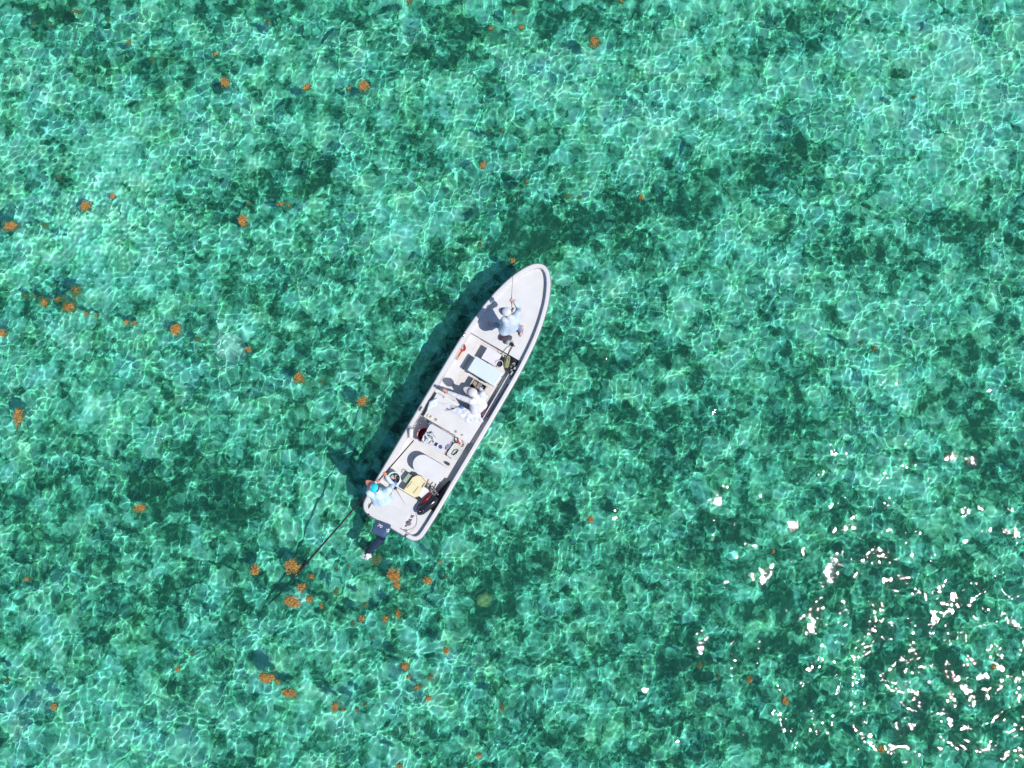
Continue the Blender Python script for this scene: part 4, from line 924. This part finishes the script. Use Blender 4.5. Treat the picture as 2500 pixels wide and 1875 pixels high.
# px, py, width, height (photo pixels), rotation, depth of the clump (0 = afloat, 1 = sunk), label
SW = [
 (185,28,26,9,0,.2,'thin orange seaweed streak at the top edge near the left corner'),
 (79,57,10,10,0,.5,'faint seaweed speck in the top left corner, left one of a pair'),
 (122,61,12,9,0,.5,'faint seaweed speck in the top left corner, right one of a pair'),
 (262,46,12,8,0,.5,'faint yellow seaweed speck right of the thin orange streak'),
 (311,101,13,11,0,.3,'tan seaweed tuft below the thin orange streak at the top left'),
 (369,145,8,8,0,.3,'tiny orange seaweed tuft alone right of the tan tuft at top left'),
 (525,131,12,8,0,.2,'tiny orange seaweed tuft above a bigger orange clump at upper left'),
 (549,202,24,26,0,0,'bushy orange seaweed clump at upper left, largest in that area'),
 (142,431,14,8,0,.4,'faint yellowish seaweed tuft above the two-lobed clump at left'),
 (654,50,14,14,0,.3,'small ochre seaweed tuft near the top edge, left of centre'),
 (999,2,14,14,0,.1,'orange seaweed tuft cut by the top edge of the photo near the centre'),
 (1198,68,14,11,0,.3,'small ochre seaweed tuft beside dark grass near the top centre'),
 (749,212,22,18,0,0,'rounded orange seaweed clump, left of two alike in the upper middle'),
 (888,210,22,26,0,0,'dark-centred orange seaweed clump, right of two alike in the upper middle'),
 (851,215,9,10,0,.4,'faint seaweed speck just left of the dark-centred orange clump'),
 (1196,317,8,8,0,.3,'tiny brown seaweed speck, left of two above the boat in pale water'),
 (1226,319,10,8,0,.3,'tiny orange seaweed speck, right of two above the boat in pale water'),
 (1180,402,16,24,-.5,0,'oval orange seaweed clump upright above the bow, left of centre'),
 (1254,27,10,14,0,.2,'small orange seaweed tuft at top centre above another tuft'),
 (1272,65,14,12,0,.2,'small brown seaweed tuft at top centre, left of the big round clump'),
 (1452,101,28,34,-.3,0,'big round dark orange seaweed clump at the top right of centre'),
 (1516,3,10,9,0,.2,'tiny yellow seaweed tuft cut by the top edge right of the big round clump'),
 (1286,445,9,14,0,.3,'slim orange seaweed tuft above the bow between two other tufts'),
 (1388,479,13,13,0,.3,'small tan seaweed tuft, left of a close pair right of the bow line'),
 (1415,481,11,10,0,.3,'small tan seaweed tuft, right of a close pair right of the bow line'),
 (1565,480,15,15,0,.1,'solitary orange seaweed tuft far right of the angler line'),
 (1171,596,12,13,0,.2,'small orange seaweed tuft left of the fishing rod tip'),
 (1253,635,14,15,0,.1,'orange seaweed tuft touching the fishing rod just off the bow'),
 (2232,235,10,10,0,.2,'tiny orange seaweed tuft alone in the pale water at upper right'),
 (2102,836,12,10,0,.3,'tiny orange seaweed tuft, left of two at the right side'),
 (2135,849,13,14,0,.2,'orange seaweed tuft, right of two at the right side'),
 (209,503,28,30,.4,0,'forked orange seaweed clump at upper left below a bare stretch'),
 (273,477,12,13,0,.2,'small orange seaweed tuft right of the forked clump'),
 (23,551,38,28,0,0,'large dark orange seaweed clump at the left edge'),
 (107,549,18,14,0,.5,'faint tan seaweed tuft right of the large clump at the left edge'),
 (182,712,30,32,0,0,'dark brown round seaweed clump on top of the left cluster'),
 (165,748,38,30,.5,0,'broad orange seaweed clump below the dark round one in the left cluster'),
 (145,729,28,16,.3,.1,'narrow orange seaweed raft bridging the left cluster'),
 (110,740,22,24,-.3,.1,'orange seaweed clump at the left end of the cluster'),
 (98,730,12,14,0,.3,'small tan seaweed tuft left beside the end of the left cluster'),
 (80,722,14,9,0,.5,'faint seaweed wisp trailing left from the cluster'),
 (57,721,12,11,0,.3,'brown seaweed tuft farthest left of the trailing wisps'),
 (209,765,13,12,0,.2,'small orange seaweed tuft just right below the left cluster'),
 (233,769,10,10,0,.5,'faint seaweed speck right of the tuft below the left cluster'),
 (307,787,13,13,0,.2,'small orange seaweed tuft, left of a pair in the left middle'),
 (326,788,12,10,0,.4,'small faint seaweed tuft, right of a pair in the left middle'),
 (6,812,17,20,0,0,'orange seaweed clump cut by the left edge of the photo'),
 (426,803,29,28,0,0,'star-shaped orange seaweed clump in the left middle'),
 (482,827,15,12,0,.4,'faint tan seaweed tuft right of the star-shaped clump'),
 (594,537,24,26,0,0,'bright orange seaweed clump on dark grass at upper left centre'),
 (606,495,10,8,0,.3,'tiny seaweed tuft just above the bright clump on dark grass'),
 (684,497,26,9,.2,.3,'ragged line of orange seaweed scraps on dark grass'),
 (703,503,10,8,0,.3,'tiny seaweed scrap at the right end of the ragged line'),
 (604,853,16,12,0,.1,'small orange seaweed tuft touching the pale coral rock'),
 (42,1020,24,48,-.1,0,'tall narrow orange seaweed clump near the left edge at mid height'),
 (338,1243,30,22,.1,0,'oval orange seaweed clump alone left of the guide shadow'),
 (729,923,28,28,0,0,'orange seaweed clump with ragged rim between coral rock and boat shadow'),
 (784,930,11,10,0,.3,'tiny seaweed tuft right of the ragged clump near the boat shadow'),
 (885,981,26,22,.3,0,'orange seaweed clump just left of the boat shadow'),
 (1441,1268,17,19,0,.1,'olive orange seaweed tuft in open water right of the stern'),
 (1888,1348,8,9,0,.2,'tiny orange seaweed tuft among the first sun glints at right'),
 (64,1414,14,13,0,.2,'small orange seaweed tuft alone at lower left'),
 (15,1661,12,10,0,.3,'faint seaweed tuft at the left edge near the bottom'),
 (433,1634,12,13,0,.2,'small orange seaweed tuft left of the double clump at lower left'),
 (132,1724,17,20,0,0,'upright orange seaweed tuft in the bottom left corner area'),
 (467,1594,9,8,0,.4,'faint seaweed speck above the tuft at lower left'),
 (1708,1625,12,12,0,.2,'small ochre seaweed tuft at lower right, leftmost of a row of three'),
 (1753,1652,10,10,0,.3,'tiny seaweed tuft at lower right, between a tuft and a clump'),
 (1831,1661,15,14,0,.1,'orange seaweed tuft above right of the tiny tuft at lower right'),
 (1918,1710,17,24,0,0,'upright orange seaweed clump among glints at lower right'),
 (2426,1631,16,12,0,.2,'olive seaweed tuft far right among glints near the bottom'),
 (2151,1829,15,20,0,.1,'slim orange seaweed tuft at the bottom right among dense glints'),
 (1226,1729,14,17,0,.2,'tan seaweed tuft at the bottom centre right of others'),
 (1168,1846,13,13,0,.2,'small ochre seaweed tuft near the bottom edge at centre'),
 (973,1872,16,14,0,.2,'yellow-orange seaweed tuft cut by the bottom edge'),
 (621,1390,22,24,0,0,'orange seaweed tuft left of the pole where it sinks'),
 (715,1385,38,34,0,0,'largest orange seaweed clump, touching the push pole'),
 (758,1407,20,15,-.5,.1,'triangular orange seaweed tuft right of the push pole'),
 (734,1436,22,20,0,.1,'ragged orange seaweed clump right below the pole crossing'),
 (714,1470,34,27,0,0,'bright bushy orange seaweed clump below the push pole'),
 (757,1462,19,17,.4,.3,'pale tan seaweed tuft right of the bright bushy clump'),
 (784,1478,9,17,0,.3,'narrow seaweed tuft farther right of the bright bushy clump'),
 (821,1391,11,13,0,.4,'faint seaweed tuft below left of the propeller'),
 (850,1385,10,16,0,.5,'very faint seaweed wisp below the propeller'),
 (819,1444,12,18,0,.4,'faint pale seaweed tuft right of the pole under the propeller'),
 (919,1366,24,20,.5,.3,'olive orange seaweed clump touching the propeller on its right'),
 (888,1339,14,15,0,.9,'dark olive seaweed clump left of the motor leg'),
 (961,1404,30,32,.3,0,'big orange seaweed clump below the motor'),
 (968,1431,16,20,.3,.1,'tail of orange seaweed hanging below the big clump under the motor'),
 (1042,1419,22,18,-.4,.1,'orange seaweed tuft right below the stern corner'),
 (1092,1408,12,12,0,.5,'faint seaweed tuft farther right of the stern corner'),
 (1073,1373,9,9,0,.5,'faint seaweed speck just below the stern corner'),
 (889,1475,14,14,0,.3,'small orange seaweed tuft high in the group below the motor'),
 (882,1511,18,18,.3,.2,'orange seaweed tuft at the left of the group below the motor'),
 (860,1523,10,12,0,.4,'faint seaweed speck left of the group below the motor'),
 (939,1512,22,14,.4,.1,'slanted orange seaweed tuft in the middle of the group below the motor'),
 (970,1499,18,26,.2,.1,'tall orange seaweed tuft at the right of the group below the motor'),
 (908,1558,8,8,0,.4,'tiny seaweed speck below the group under the motor'),
 (1089,1590,14,20,0,.1,'upright ochre seaweed tuft below centre, right of others'),
 (987,1625,22,20,0,0,'dark-centred orange seaweed clump at lower centre'),
 (1053,1654,17,15,-.3,.1,'orange seaweed tuft right of the dark-centred clump at lower centre'),
 (998,1654,12,12,0,.2,'small orange seaweed tuft just under the dark-centred clump'),
 (1020,1680,20,14,.4,.1,'slanted ochre seaweed tuft lower in the lower centre group'),
 (1045,1708,12,14,0,.1,'small brown seaweed tuft lowest in the lower centre group'),
 (651,1652,38,26,.1,.1,'ragged orange seaweed clump, upper of the double clump at lower left'),
 (676,1665,16,12,-.5,.2,'orange seaweed wisp trailing from the upper clump at lower left'),
 (706,1694,34,20,-.4,.1,'slanted tan seaweed clump, lower of the double clump at lower left'),
 (819,1727,18,24,0,.1,'tan seaweed clump near the bottom, left of small specks'),
 (838,1734,9,9,0,.4,'faint seaweed speck beside the tan clump near the bottom'),
 (872,1734,11,10,0,.4,'faint pinkish seaweed speck, middle of three near the bottom'),
 (892,1720,12,10,0,.3,'small orange seaweed speck, rightmost of three near the bottom'),
]
def weed(px, py, w_, h_, rot, dep, label, i):
    rnd = random.Random(100 + i); s = CAM_H / FPX * 1.16; a, b_ = w_ * s / 2, h_ * s / 2
    z0 = .035 - .13 * dep; c = at(px, py, z0 * .75); bm = B(); ar = a * b_ * math.pi
    lobes = [(0, 0, .9)] + [(rnd.uniform(-.45, .45), rnd.uniform(-.45, .45), rnd.uniform(.45, .6)) for _ in range(3)]
    n_ = int(70 + 4200 * ar) if dep < .45 else int(34 + 1800 * ar)
    ca, sa = math.cos(rot), math.sin(rot)
    for k in range(n_ + n_ // 3):
        fringe = k >= n_; lx, ly, ls = rnd.choice(lobes); rr_ = rnd.uniform(.7, 1.12) if fringe else rnd.random() ** .62; th = rnd.uniform(0, 6.283)
        spike = 1 + .22 * math.sin(th * 5 + i) + .12 * math.sin(th * 9 + i * 2)
        ex, ey = (lx + ls * rr_ * spike * math.cos(th)) * a, (ly + ls * rr_ * spike * math.sin(th)) * b_
        x_, y_ = ex * ca - ey * sa, ex * sa + ey * ca
        o_ = Vector((x_ + c.x, y_ + c.y, z0 - .05 * rr_ ** 3 + rnd.uniform(-.02, .02) - (.09 if fringe else 0)))
        dr = Vector((math.cos(th + rnd.uniform(-1.1, 1.1)), math.sin(th + rnd.uniform(-1.1, 1.1)), rnd.uniform(-.45, .3))).normalized()
        sd = dr.cross(ZU + Vector((rnd.uniform(-.7, .7), rnd.uniform(-.7, .7), 0))).normalized(); L_ = rnd.uniform(.03, .07) * (1 if a > .12 else .7); wd = rnd.uniform(.006, .013)
        up_ = dr.cross(sd) * .004
        v = [bm.verts.new(o_ - dr * L_ * .5), bm.verts.new(o_ + sd * wd + up_), bm.verts.new(o_ + dr * L_ * .6), bm.verts.new(o_ - sd * wd + up_)]
        f = bm.faces.new(v); f.material_index = 1 if (rnd.random() < (.70 if rr_ < .4 else .28)) else 0
    me = bpy.data.meshes.new('seaweed_clump'); bm.to_mesh(me); bm.free(); me.materials.append(SW_M[0]); me.materials.append(SW_M[1])
    o = link('seaweed_clump', me, None, None); o.cycles.is_caustics_receiver = True
    tag(o, label, 'seaweed', 'floating orange seaweed clumps')
for i, s_ in enumerate(SW): weed(*s_, i)
